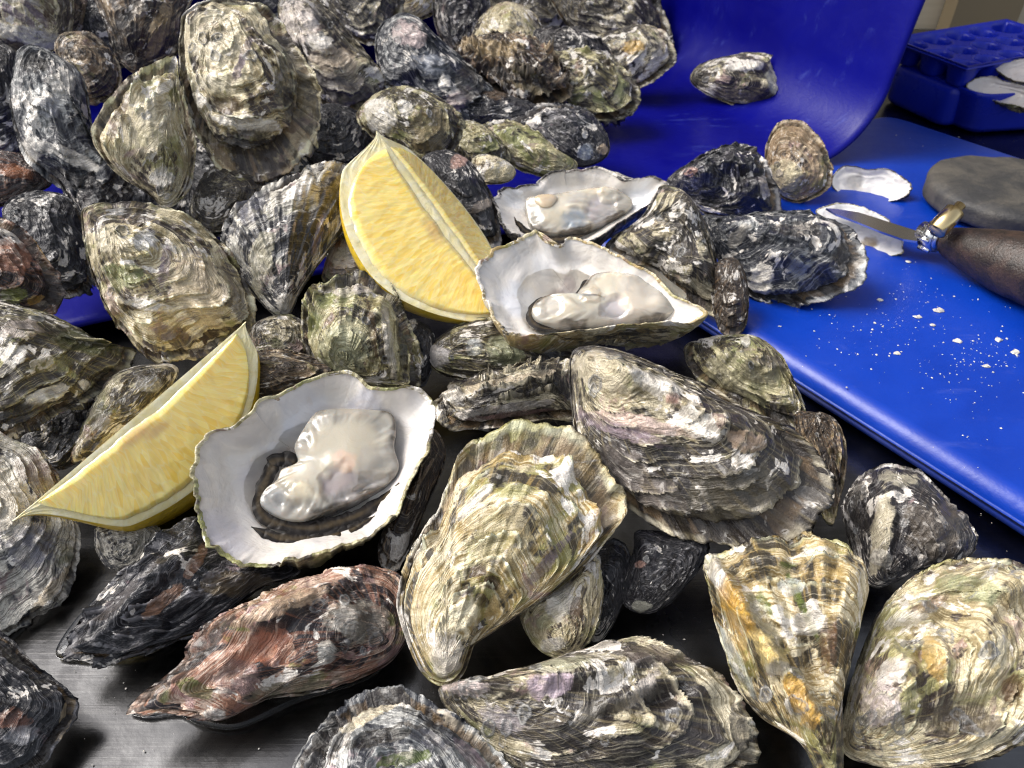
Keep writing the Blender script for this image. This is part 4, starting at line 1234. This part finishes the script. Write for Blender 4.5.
        zz = np.where(uu > .985, np.minimum(zz, zz - (uu - .985) * R * 8), zz)
        c0 = len(q)
        VV = np.concatenate([np.column_stack([q, zz]), [[fc[0], fc[1], zz[-1]]]])
        # skirt down to the lining so the body rests in the bowl
        sk = np.column_stack([fc + 1.0 * (f2 - fc), lin_z(f2) - .0005])
        VV = np.concatenate([VV, sk])
        j2 = np.arange(260)
        last = (nf - 1) * 260
        skq = np.stack([c0 + 1 + j2, c0 + 1 + (j2 + 1) % 260, (j2 + 1) % 260, j2], 1)
        quadtri("flesh", toW(VV), np.concatenate([grid_faces(nf, 260), skq]), np.stack([np.full(260, c0), last + j2, last + (j2 + 1) % 260], 1), M_FLESH, root,
                {"col": np.concatenate([col, col[-1:], col[:260] * .8])})
        for path, rad, wob in fringes:
            # mantle margin: a ruffled dark membrane between the body and the pearly lining
            f2 = to2d(path, pf, n, e1, e2)
            m, wn_r = 420, 18
            S = open_spline(f2, m)
            s = np.linspace(0, 1, m)
            tt = np.gradient(S, axis=0)
            tt /= np.linalg.norm(tt, axis=1)[:, None]
            nn = np.stack([-tt[:, 1], tt[:, 0]], 1)
            Ls = s * np.linalg.norm(np.diff(S, axis=0), axis=1).sum()
            taper = np.clip(np.sin(s * math.pi) * 2.5, .12, 1)
            rowsV, rowsC = [], []
            for i, v in enumerate(np.linspace(-1, 1, wn_r)):
                w_ = rad * R * taper * (1 + .40 * noise(np.column_stack([Ls / .0045, s * 0 + seed, s * 0 + (v > 0) * 3])) + .14 * noise(np.column_stack([Ls / .0020, s * 0 + seed, s * 0 + (v > 0) * 3])))
                qq = S + nn * (v * w_)[:, None]
                rf = fbm(np.column_stack([Ls / .0042, np.full(m, v * .6), s * 0 + seed]), 2, .4)
                zf = np.maximum(lin_z(qq), -depth * R * (fl_dz + .14)) + .0003 + rad * R * taper * (.14 * (1 - v * v) + .30 * wob * np.abs(rf) * (.4 + .6 * abs(v)))
                rowsV.append(np.column_stack([qq, zf]))
                sk_ = noise(np.column_stack([Ls / .0016, np.full(m, v * 1.2), s * 0 + 7])) * .5 + .5
                dark_ = smooth(.0, .6, abs(v) + .35 * noise(np.column_stack([Ls / .006, s * 0 + v, s * 0 + seed])))
                cA = np.array((.055, .040, .022)) * (.55 + .6 * sk_[:, None])
                rowsC.append(cA * (1 - dark_[:, None]) + np.array((.010, .008, .007)) * dark_[:, None])
            mesh_obj("mantle_fringe", toW(np.concatenate(rowsV)), grid_faces(wn_r, m, False), M_FRINGE, root, {"col": np.concatenate(rowsC)})
        # clear liquor lying in the hollow
        lq = cen + .66 * (rim[:, :2] - cen)
        zq = prof(.66) + .0002
        quadtri("liquor", toW(np.concatenate([np.column_stack([cen + t_ * (lq - cen), np.full(na, zq)]) for t_ in (1, .5)] + [[[cen[0], cen[1], zq]]])),
                grid_faces(2, na), np.stack([np.full(na, 2 * na), na + j, na + (j + 1) % na], 1), M_LIQUOR, root, {})
    if muscle:
        (mp_, mr, mc) = muscle
        pf = p0 - n * depth * R * fl_dz
        mc2 = to2d([mp_], pf, n, e1, e2)[0]
        t = np.linspace(0, 2 * math.pi, 60, endpoint=False)
        ou = mc2 + mr * R * np.stack([np.cos(t), .75 * np.sin(t)], 1) * (1 + .1 * np.sin(3 * t))[:, None]
        us = np.linspace(1, .02, 16)
        q = np.concatenate([mc2 + a * (ou - mc2) for a in us])
        zz = -depth * R * fl_dz + R * .10 + R * .05 * (1 - np.repeat(us, 60) ** 3)
        zz[:60] = lin_z(q[:60])
        mesh_obj("adductor_muscle", toW(np.column_stack([q, zz])), grid_faces(16, 60), M_FLESH, root,
                 {"col": np.tile(np.array(mc), (len(q), 1))})
    return root

opened_oyster("opened oyster holding a creamy squarish body, leaning against the longer lemon wedge",
    [(192,480),(195,460),(203,438),(214,431),(232,428),(256,411),(262,398),(285,387),(315,375),(340,370),(356,373),(370,385),(392,389),(408,386),(425,390),(436,405),(434,430),(422,460),(406,490),(396,515),(380,530),(350,546),(300,558),(255,563),(225,556),(205,543),(195,515)],
    (385,384), 4.5, 'olive', .7, .58,
    stains=[((262,470), .28, (.60, .56, .54)), ((300,400), .30, (.60, .60, .62)), ((215,530), .3, (.55, .53, .55)), ((285,440), .10, (.50, .42, .36)), ((372,386), .07, (.12, .12, .13)), ((360,405), .25, (.50, .49, .52))],
    flesh=[(320,410),(340,408),(370,409),(392,413),(397,430),(395,447),(400,467),(392,481),(370,494),(340,507),(315,517),(297,521),(277,517),(260,505),(262,493),(276,480),(281,470),(297,462),(294,447),(302,431),(311,417)],
    flesh_blobs=[((345,488), .22, (.36, .31, .30), -.05), ((375,490), .18, (.38, .33, .30), -.05), ((270,505), .16, (.30, .32, .33), -.02), ((300,445), .13, (.46, .43, .37), 0), ((350,440), .40, None, .03), ((345,465), .12, (.55, .42, .33), .0), ((300,495), .12, (.62, .56, .42), .02)],
    fringes=[([(302,459),(293,456),(282,457),(272,464),(265,476),(260,491),(257,504),(264,515),(281,523),(305,527),(330,522),(355,514),(376,502),(399,484)], .062, 1.0), ([(296,464),(288,458),(276,458),(268,464)], .075, 1.3),
             ([(250,525),(275,535),(310,538),(345,530),(375,515)], .050, 1.2)],
    gills=[((302,442), .17, .2, 44), ((280,500), .24, 1.2, 40), ((320,510), .18, .9, 40)], fl_dz=.42)
opened_oyster("opened oyster with a plump glossy body and broad white rim, nearest the biggest wedge-shaped one",
    [(480,262),(494,251),(512,240),(535,231),(542,237),(555,244),(572,235),(590,241),(620,255),(640,267),(656,275),(676,294),(706,311),(704,317),(690,321),(650,323),(600,327),(560,331),(525,335),(494,323),(484,300),(479,280)],
    (700,312), 6.5, 'gold', 1.5, .55, bot=1.05,
    stains=[((562,276), .20, (.34, .27, .22)), ((520,285), .30, (.66, .66, .68)), ((570,265), .14, (.50, .44, .42)), ((545,250), .2, (.72, .70, .68))],
    flesh=[(595,274),(625,273),(650,277),(668,290),(684,305),(664,316),(640,320),(600,322),(570,324),(541,322),(531,312),(536,301),(550,296),(568,302),(580,290)],
    flesh_blobs=[((615,312), .20, (.40, .37, .38), -.05), ((552,308), .16, (.40, .37, .32), -.02), ((640,295), .42, (.56, .50, .42), .04), ((590,300), .15, (.50, .44, .35), .03)],
    fringes=[([(600,272),(588,280),(580,292),(570,302),(560,297),(547,296),(536,302),(530,312),(537,323),(556,327)], .060, .9)],
    gills=[((580,300), .25, .8, 40)], fl_dz=.40, fl_h=.105)
opened_oyster("opened oyster with a dark comb fringe and a tan muscle, closest to the tipped tub",
    [(495,195),(507,187),(530,180),(550,172),(570,169),(595,167),(612,172),(626,180),(640,179),(656,177),(668,181),(667,192),(650,204),(625,219),(600,236),(575,244),(540,243),(510,232),(497,214)],
    (655,180), 6.2, 'dark', 1.3, .5, bot=.9, frill=1.8,
    stains=[((625,176), .10, (.30, .10, .05)), ((515,190), .25, (.68, .67, .66)), ((640,190), .3, (.72, .72, .72))],
    flesh=[(527,198),(550,195),(572,191),(607,187),(627,195),(633,204),(620,215),(592,226),(572,231),(550,233),(532,227),(526,212)],
    flesh_blobs=[((600,211), .30, (.36, .33, .33), -.05), ((575,222), .25, (.24, .27, .30), -.02), ((610,195), .22, (.54, .49, .39), .05), ((575,200), .2, (.40, .38, .34), .0)],
    fringes=[([(528,214),(534,221),(543,225),(553,223),(561,217),(557,207),(562,198)], .080, 1.2), ([(514,216),(524,228),(540,236),(560,238),(585,233)], .065, .8)],
    muscle=((546,204), .20, (.46, .37, .26)), gills=[((585,215), .35, 1.4, 40)], fl_dz=.40)
opened_oyster("empty white half shell lying on the board beside the tan upright oyster",
    [(831,182),(843,166),(868,169),(892,170),(909,184),(908,195),(880,203),(846,197)], (838,178), 2.7, 'olive', .6, .35, nacre=(.62, .60, .58),
    stains=[((855,180), .4, (.30, .29, .28))], group="empty half shells")
opened_oyster("half shell under the knife blade with scraps of brown flesh",
    [(816,210),(850,203),(884,218),(902,236),(900,254),(866,257),(852,245),(838,225)], (820,212), 2.7, 'olive', .9, .25, nacre=(.66, .65, .63),
    stains=[((870,240), .3, (.25, .20, .12))], fringes=(), group="empty half shells")

# ------------------------------------------------------------------ lemon wedges
def pulp_mat():
    N = NT("lemon_pulp")
    ax = N.attr("lem", True)
    wv = N.vmath('ADD', ax, N.vmath('MULTIPLY', N.n("ShaderNodeTexCoord").outputs["Object"], (0, 0, 0)))
    P = N.coord()
    wrp = N.n("ShaderNodeTexNoise")
    N.put(wrp.inputs["Vector"], P)
    wrp.inputs["Scale"].default_value = 90
    off = N.vmath('MULTIPLY', N.vmath('SUBTRACT', wrp.outputs["Color"], (.5, .5, .5)), (.30, .30, .30))
    v1 = N.vmath('ADD', ax, off)
    ves = N.voro(v1, 1.0, 'SMOOTH_F1')
    ved = N.voro(v1, 1.0, 'DISTANCE_TO_EDGE')
    cid = N.voro(v1, 1.0, 'F1', out="Color")
    sep = N.n("ShaderNodeSeparateColor")
    N.put(sep.inputs[0], cid)
    n2 = N.noise(P, 60, 3, .6)
    c = N.mix(sep.outputs[0], (.86, .61, .11), (.90, .74, .26))
    c = N.mix(N.math('MULTIPLY', N.ramp(ved, .12, .0), .40), c, (.86, .76, .42))
    c = N.mix(N.math('MULTIPLY', N.ramp(n2, .5, .75), .3), c, (.74, .50, .10))
    pale = N.attr("pale")
    c = N.mix(pale, c, (.78, .66, .36))
    brn = N.attr("brown")
    c = N.mix(brn, c, (.50, .27, .12))
    h = N.math('SUBTRACT', 1.0, ves)
    hh = N.math('MULTIPLY_ADD', N.noise(P, 700, 3, .6), .25, h)
    return N.set(Base_Color=c, Roughness=N.math('MULTIPLY_ADD', sep.outputs[1], .28, .10), Normal=N.bump(hh, .0005, .35),
                 Subsurface_Weight=.6, Subsurface_Radius=(.006, .004, .0018), Subsurface_Scale=.9, Coat_Weight=.8, Coat_Roughness=.05)
def pith_mat():
    N = NT("lemon_pith")
    P = N.coord()
    n = N.noise(P, 160, 5, .65, .5)
    c = N.mix(N.ramp(n, .35, .7), (.76, .66, .34), (.82, .76, .54))
    return N.set(Base_Color=c, Roughness=.5, Normal=N.bump(n, .0014, .5), Subsurface_Weight=.3, Subsurface_Radius=(.004, .003, .0015), Subsurface_Scale=.6)
def peel_mat():
    N = NT("lemon_peel")
    P = N.coord()
    v = N.voro(P, 520, 'SMOOTH_F1')
    n = N.noise(P, 40, 4, .6)
    c = N.mix(N.ramp(n, .35, .7), (.74, .47, .012), (.78, .56, .04))
    return N.set(Base_Color=c, Roughness=.32, Normal=N.bump(N.math('MULTIPLY_ADD', n, .5, v), .0010, .5), Coat_Weight=.3, Coat_Roughness=.15)
M_PULP, M_PITH, M_PEEL = pulp_mat(), pith_mat(), peel_mat()

def lemon_wedge(label, A, B, M1, M2, eA, eB, wA, wB, brown=None):
    A, B, M1, M2 = [at_depth(*x) for x in (A, B, M1, M2)]
    L = np.linalg.norm(B - A)
    a = (B - A) / L
    mid = A + a * np.dot((M1 + M2) / 2 - A, a)
    def perp(M):
        d = M - A
        d = d - a * np.dot(d, a)
        return d
    d1, d2 = perp(M1), perp(M2)
    r1, r2 = np.linalg.norm(d1), np.linalg.norm(d2)
    e1, e2 = d1 / r1, d2 / r2
    ang = math.acos(np.clip(np.dot(e1, e2), -1, 1))
    n1 = np.cross(a, e1)
    if np.dot(n1, e2) < 0:
        n1 = -n1
    root = empty("lemon_wedge", A, label, "lemon wedge", "lemon wedges")
    def prof(t):
        t = np.clip(t, 0, 1)
        sn = np.clip(np.sin(np.pi * t), 0, 1)
        ex = eA + (eB - eA) * smooth(.35, .65, t)
        return sn ** ex * (.05 + .95 * smooth(0, wA, t)) * (.05 + .95 * smooth(0, wB, 1 - t))
    nt, ns = 160, 40
    t = np.linspace(0, 1, nt)
    # rind
    rs = []
    for s in np.linspace(0, 1, ns):
        e = math.cos(ang * s) * e1 + math.sin(ang * s) * n1
        r = r1 * (1 - s) + r2 * s
        rs.append((t * L)[:, None] * a + (r * prof(t))[:, None] * e)
    V = np.array(rs)
    mesh_obj("peel", V.reshape(-1, 3), grid_faces(ns, nt, False), M_PEEL, root)
    faces = [(e1, r1, -1), (e2, r2, 1)]
    for e, r, sg in faces:
        nrm = np.cross(a, e)
        inside = math.cos(ang / 2) * e1 + math.sin(ang / 2) * n1
        if np.dot(nrm, inside) > 0:
            nrm = -nrm
        us = np.linspace(0, 1, 40)
        G = []
        for u in us:
            x = (t * L)[:, None] * a + (u * r * prof(t))[:, None] * e
            q = np.column_stack([t * 30, np.full(nt, u * 12), np.full(nt, r * 1000)])
            bump = .0003 * fbm(q * .5, 3) * smooth(0, .1, u) * smooth(1, .93, u)
            x = x + nrm * (bump + (.0002 if 0 < u < 1 else 0))[:, None] if isinstance(bump, np.ndarray) else x
            G.append(x)
        mesh_obj("pith", np.array(G).reshape(-1, 3), grid_faces(40, nt, False), M_PITH, root)
        # pulp: a slightly bulging D inside the pith border
        t0, t1 = .085, .945
        nu, mt = 60, 200
        tt = np.linspace(0, 1, mt)
        G, LA, PA, BR = [], [], [], []
        core = .075 + .03 * fbm(np.column_stack([tt * 5, tt * 0 + r * 999, tt * 0]), 3)
        wob = .952 - .008 * np.abs(np.sin(tt * 40)) + .012 * fbm(np.column_stack([tt * 9, tt * 0, tt * 0 + r * 500]), 2)
        for i, u in enumerate(np.linspace(0, 1, nu)):
            tl = t0 + (t1 - t0) * tt
            # rounded ends
            endf = np.clip(1 - np.abs(2 * tt - 1) ** 7, 0, 1) ** .5
            lo = core
            hi = lo + (wob - .035 - lo) * endf
            uu_ = lo + (hi - lo) * u
            x = (tl * L)[:, None] * a + (uu_ * r * prof(tl))[:, None] * e
            dome = np.clip(np.minimum(np.minimum(u, 1 - u) * 12, np.minimum(tt, 1 - tt) * 25), 0, 1) ** .6
            q = np.column_stack([tl * L * 330, uu_ * r * prof(tl) * 120, np.full(mt, r * 777)])
            bmp = .00025 * fbm(q, 2)
            x = x + nrm * (.0001 + dome * (.0016 + bmp * .7))[:, None]
            G.append(x)
            rad = uu_ * r * prof(tl)
            slant = (tl - .5) * L * (.55 + .45 * uu_)
            # vesicles run out from the core towards the rind, fanning a little
            fan = (tl - .5) * L / (.45 + .55 * np.clip(rad / r, .2, 1))
            LA.append(np.column_stack([fan * 430, rad * 150, np.full(mt, sg * 5 + r * 100)]))
            pa = np.clip(smooth(.10, .0, u) + smooth(.93, 1.0, u) + smooth(.04, 0, tt) + smooth(.96, 1, tt), 0, 1) * .6
            PA.append(pa if isinstance(pa, np.ndarray) else np.full(mt, pa))
            br = np.zeros(mt)
            if brown and sg < 0:
                for bt_, bu_, br_ in brown:
                    br = np.maximum(br, smooth(1.2, .3, np.hypot((tt - bt_) / br_, (u - bu_) / br_ / 1.2)) * .5)
            BR.append(br)
        mesh_obj("pulp", np.array(G).reshape(-1, 3), grid_faces(nu, mt, False), M_PULP, root,
                 {"lem": np.concatenate(LA), "pale": np.concatenate(PA), "brown": np.concatenate(BR)})
    return root
lemon_wedge("lemon wedge standing upright on the heap with both cut faces showing",
            (376,131,.350), (515,320,.352), (366,269,.326), (466,209,.378), .45, .72, .10, .10, brown=[(.48,.12,.10)])
lemon_wedge("longer lemon wedge lying along the opened oyster with the creamy squarish body",
            (13,521,.256), (246,322,.300), (180,504,.286), (172,512,.322), .45, .56, .22, .05, brown=[(.42,.1,.09),(.48,.2,.07)])

# ------------------------------------------------------------------ knife, stone, trays behind
M_CHROME = simple("polished_steel", (.80, .80, .81), .22, 1.0)
M_BRASS = simple("yellow_zinc_steel", (.72, .55, .28), .22, 1.0)
def wood_mat():
    N = NT("dark_handle_wood")
    P = N.coord()
    n = N.noise(P, 120, 5, .65, .6)
    n2 = N.noise(P, 900, 3, .6)
    c = N.mix(N.ramp(n, .35, .7), (.012, .008, .006), (.045, .026, .018))
    return N.set(Base_Color=c, Roughness=N.math('MULTIPLY_ADD', n2, .3, .28), Normal=N.bump(n2, .0008, .5))
kb = at_z(925, 236, .034)
kn = empty("oyster_knife", kb, "oyster knife with dark wooden handle and hose clamp at its neck", "knife")
hp = np.array([at_z(942, 238, .034), at_z(962, 246, .035), at_z(1000, 259, .037), at_z(1045, 274, .039), at_z(1100, 292, .039)])
hS = open_spline(hp, 60)
hr = np.interp(np.linspace(0, 1, 60), [0, .04, .15, .45, .8, .97, 1], [.004, .0075, .0105, .0165, .019, .013, .004])
V, Fs = tube(hS - kb, hr, 40)
V += .0003 * fbm(V * 120, 2)[:, None]
mesh_obj("handle", V, Fs, wood_mat(), kn)
kax = (hp[1] - hp[0]); kax /= np.linalg.norm(kax)
# ferrule with clamp band
c0 = at_z(929, 234, .034)
V, Fs = tube(np.array([c0 - kax * .006, c0 - kax * .005, c0 + kax * .007, c0 + kax * .008]) - kb, [.0035, .0058, .0066, .0066], 28)
mesh_obj("ferrule", V, Fs, M_CHROME, kn)
cl = mesh_obj("hose_clamp", *tube(np.array([c0 - kax * .001, c0 - kax * .0008, c0 + kax * .0068, c0 + kax * .007]) - kb, [.0066, .0082, .0082, .0066], 32), M_CHROME, kn)
for k in range(7):
    aa = k / 7 * 2 * math.pi
    s1 = np.cross(kax, [0, 0, 1]); s1 /= np.linalg.norm(s1); s2 = np.cross(s1, kax)
    cc = c0 - kb + (math.cos(aa) * s1 + math.sin(aa) * s2) * .0084
    mesh_obj("clamp_tooth", *tube(np.array([cc - kax * .0005, cc + kax * .0063]), [.0014, .0014], 8), M_CHROME, cl)
q0, q1 = at_depth(936, 231, .400), at_depth(955, 211, .400)
qa = (q1 - q0) / np.linalg.norm(q1 - q0)
mesh_obj("clamp_screw", *tube(np.array([q0 - qa * .001, q0, q0 + qa * .0145, q0 + qa * .015, q0 + qa * .0152, q0 + qa * .0195, q0 + qa * .020]) - kb,
         [.0038, .0054, .0054, .0045, .0028, .0028, .0012], 24), M_BRASS, kn)
bl_px = [(918,231),(905,227),(880,219),(858,212),(838,209),(826,208),(836,214),(858,222),(880,231),(903,239),(917,241)]
top = np.array([at_z(x, y, .0345) for x, y in bl_px]) - kb
m = len(top)
V = np.concatenate([top, top * 1.0 + np.array([0, 0, -.0012])])
mid_ = .5 * (top[:5] + top[::-1][:5])
Fs = [tuple(range(m))[::-1], tuple(m + i for i in range(m))] + [(i, (i + 1) % m, m + (i + 1) % m, m + i) for i in range(m)]
mesh_obj("blade", V, Fs, M_CHROME, kn, flat=True)

def stone_mat():
    N = NT("grey_brown_stone")
    P = N.coord()
    n = N.noise(P, 40, 6, .7, .6)
    n2 = N.noise(P, 260, 5, .7)
    c = N.mix(N.ramp(n, .38, .66), (.026, .026, .027), (.078, .070, .058))
    c = N.mix(N.math('MULTIPLY', N.ramp(n2, .45, .75), .5), c, (.055, .05, .048))
    return N.set(Base_Color=c, Roughness=.6, Normal=N.bump(N.math('MULTIPLY_ADD', n, .6, n2), .0014, .5))
sc_ = at_z(1012, 194, .030)
ns_, nl = 60, 90
V = []
for i in range(ns_):
    ph = -math.pi / 2 + math.pi * i / (ns_ - 1)
    for j in range(nl):
        l = 2 * math.pi * j / nl
        cx, cz = math.cos(ph), math.sin(ph)
        rr = abs(cx) ** .45
        V.append((.052 * rr * math.cos(l), .048 * rr * math.sin(l), .0098 * math.copysign(abs(cz) ** .55, cz)))
V = np.array(V)
V *= (1 + .05 * fbm(V * 26, 3))[:, None]
V[:, 2] += .0009 * fbm(V * 60, 3)
st = mesh_obj("flat_stone", V, grid_faces(ns_, nl), stone_mat(), loc=(sc_[0], sc_[1], BT + .0096))
tag(st, "flat round grey-brown stone on the blue board behind the knife handle", "stone")

M_TRAY = blue_mat("blue_tray_plastic", (.004, .014, .32), (.006, .020, .42), .30, .2)
P1 = at_z(966, 72, .050)[:2]
ta, tb = np.array([-.030, .083]), np.array([.135, .062])
def tray_rect(o, a, b, r):
    P = round_poly([o, o + b, o + a + b, o + a], r)
    return P
V, Fs = slab(tray_rect(P1 + .006 * np.array([.3, 1]), ta * .86, tb * .9, .015), .001, .034, .006, 5)
bx_ = mesh_obj("storage_box", V, Fs, M_TRAY)
tag(bx_, "blue plastic box under the dimpled cup tray, near the wall", "box")
nu, nv = 120, 90
U_, V_ = np.meshgrid(np.linspace(0, 1, nu), np.linspace(0, 1, nv), indexing='ij')
hgt = np.zeros_like(U_)
for iu in range(5):
    for iv in range(3):
        cu, cv = (iu + .5) / 5, (iv + .5) / 3
        dd = np.hypot((U_ - cu) * .149 / .0125, (V_ - cv) * .088 / .0125)
        hgt -= .013 * smooth(1.08, .70, dd)
edge_ = np.minimum(np.minimum(U_, 1 - U_) * .149, np.minimum(V_, 1 - V_) * .088)
hgt = hgt * smooth(.002, .007, edge_) + .004 * smooth(.006, .002, edge_)
X = P1[0] + tb[0] * U_ + ta[0] * V_
Y = P1[1] + tb[1] * U_ + ta[1] * V_
topv = np.stack([X, Y, .050 + hgt], -1).reshape(-1, 3)
botv = np.stack([X, Y, .0475 + hgt], -1).reshape(-1, 3)
gf = grid_faces(nu, nv, False)
rimi = list(range(nv)) + [i * nv + nv - 1 for i in range(1, nu)] + [(nu - 1) * nv + j for j in range(nv - 2, -1, -1)] + [i * nv for i in range(nu - 2, 0, -1)]
K = nu * nv
sk = np.array([(rimi[i], rimi[(i + 1) % len(rimi)], K + rimi[(i + 1) % len(rimi)], K + rimi[i]) for i in range(len(rimi))])
tr = mesh_obj("cup_tray", np.concatenate([topv, botv]), np.concatenate([gf, gf[:, ::-1] + K, sk]), M_TRAY)
tag(tr, "blue plastic tray with rows of recessed cups, resting on a blue box", "tray")
# open shallow box with opened shells at the photo's edge
o2 = at_z(966, 133, .004)[:2]
a2, b2 = np.array([-.022, .062]), np.array([.13, .02])
ou = tray_rect(o2, a2, b2, .014)
if np.sum(ou[:, 0] * np.roll(ou[:, 1], -1) - ou[:, 1] * np.roll(ou[:, 0], -1)) < 0:
    ou = ou[::-1]
cc = ou.mean(0)
R_ = []
for s, z in ((.80, .002), (.86, .002), (.92, .006), (.97, .03), (1.0, .034), (.97, .035), (.94, .032), (.88, .010), (.80, .006)):
    R_.append(np.column_stack([cc + (ou - cc) * s, np.full(len(ou), z)]))
V = np.concatenate(R_)
n = len(ou)
Fs = [tuple(x) for x in grid_faces(len(R_), n)] + [tuple(range(n))[::-1], tuple(8 * n + i for i in range(n))]
tt_ = mesh_obj("shallow_tray", V, Fs, M_TRAY)
tag(tt_, "shallow blue tray holding opened shells beyond the flat stone", "tray")
opened_oyster("pale opened shell heaped in the shallow blue tray, dark edge towards the stone",
    [(966,86),(985,76),(1010,82),(1040,92),(1040,108),(1010,104),(985,96)], (970,84), 3.6, 'olive', 1.0, .3, nacre=(.55, .50, .46), group="shells in the shallow tray")
opened_oyster("white opened shell at the photo's edge on top of the shallow tray's heap",
    [(996,68),(1012,61),(1040,58),(1045,82),(1015,80)], (1000,66), 4.8, 'cream', 1.0, .3, nacre=(.62, .56, .52), group="shells in the shallow tray")

# ------------------------------------------------------------------ chips, grit, water
M_CHIP = simple("pale_shell_chip", (.52, .49, .44), .45)
rng = random.Random(5)
def chip(px, py, z, size, name="shell_chip"):
    c = at_z(px, py, z)
    m = 7
    pts = []
    a0 = rng.random() * 6
    for i in range(m):
        a = a0 + i / m * 2 * math.pi
        r = size * rng.uniform(.55, 1.1)
        pts.append((r * math.cos(a), .7 * r * math.sin(a)))
    V = [(x, y, 0) for x, y in pts] + [(x * .7, y * .7, size * rng.uniform(.1, .35)) for x, y in pts]
    Fs = [tuple(range(m))[::-1], tuple(range(m, 2 * m))] + [(i, (i + 1) % m, m + (i + 1) % m, m + i) for i in range(m)]
    o = mesh_obj(name, V, Fs, M_CHIP, flat=True, loc=tuple(c))
    return o
for px, py, s in [(938,310,.0034),(917,317,.0026),(957,341,.0026),(986,366,.0024),(998,340,.0028),(880,300,.0020),(909,262,.0022),(1015,352,.0030),(897,353,.0020),(932,325,.0018)]:
    tag(chip(px, py, BT + .0003, s), "small pale shell chip lying on the blue board near the knife", "shell chip", "shell chips on the blue board")
VV, FF = [], []
def grit(px, py, z, size):
    c = at_z(px, py, z)
    b = len(VV)
    a0 = rng.random() * 6
    for i in range(4):
        a = a0 + i * 1.57
        VV.append((c[0] + size * rng.uniform(.5, 1.2) * math.cos(a), c[1] + size * rng.uniform(.5, 1.2) * math.sin(a), z))
    VV.append((c[0], c[1], z + size * .6))
    FF.extend([(b, b + 1, b + 4), (b + 1, b + 2, b + 4), (b + 2, b + 3, b + 4), (b + 3, b, b + 4)])
for cx, cy, sx, sy, nn in [(988,352,18,12,70),(915,290,18,10,26),(900,345,40,18,30),(950,330,60,34,60),(965,372,18,10,30),(860,330,45,22,50),(900,310,60,30,60),(980,400,40,30,30),(920,150,50,20,10),(990,420,40,40,12)]:
    for _ in range(nn):
        grit(rng.gauss(cx, sx), rng.gauss(cy, sy), BT + .0002, abs(rng.gauss(0, .00028)) + .00010)
og = mesh_obj("shell_grit", VV, FF, M_CHIP, flat=True)
og["kind"] = "stuff"
tag(og, "fine white shell grit scattered over the blue board", "grit")
VV, FF = [], []
for cx, cy, sx, sy, nn in [(120,680,30,20,9),(90,740,60,20,5),(690,640,35,25,10),(200,745,50,15,5),(985,520,25,14,10)]:
    for _ in range(nn):
        grit(rng.gauss(cx, sx), rng.gauss(cy, sy), .0006, abs(rng.gauss(0, .0002)) + .00013)
og = mesh_obj("shell_dust", VV, FF, M_CHIP, flat=True)
og["kind"] = "stuff"
tag(og, "tiny pale shell specks on the wet steel table", "grit")

def water_mat():
    N = NT("water_film")
    return N.set(Base_Color=(.95, .96, .97), Roughness=.02, IOR=1.33, Transmission_Weight=1.0)
M_WATER = water_mat()
def puddle(pts, h):
    P = np.array([at_z(x, y, 0)[:2] for x, y in pts])
    P = closed_spline(P, 240)
    if np.sum(P[:, 0] * np.roll(P[:, 1], -1) - P[:, 1] * np.roll(P[:, 0], -1)) < 0:
        P = P[::-1]
    V, Fs = slab(P, .0004, h, min(.0017, h * .48), 6)
    o = mesh_obj("water", V, Fs, M_WATER)
    o["kind"] = "structure"
    tag(o, "shallow film of clear water on the steel around the oysters", "water")
puddle([(58,655),(80,663),(120,663),(152,656),(180,640),(215,600),(200,560),(140,570),(90,610)], .0036)
puddle([(130,710),(145,720),(178,717),(202,728),(242,731),(300,705),(380,675),(395,620),(300,600),(220,630),(170,680)], .0036)
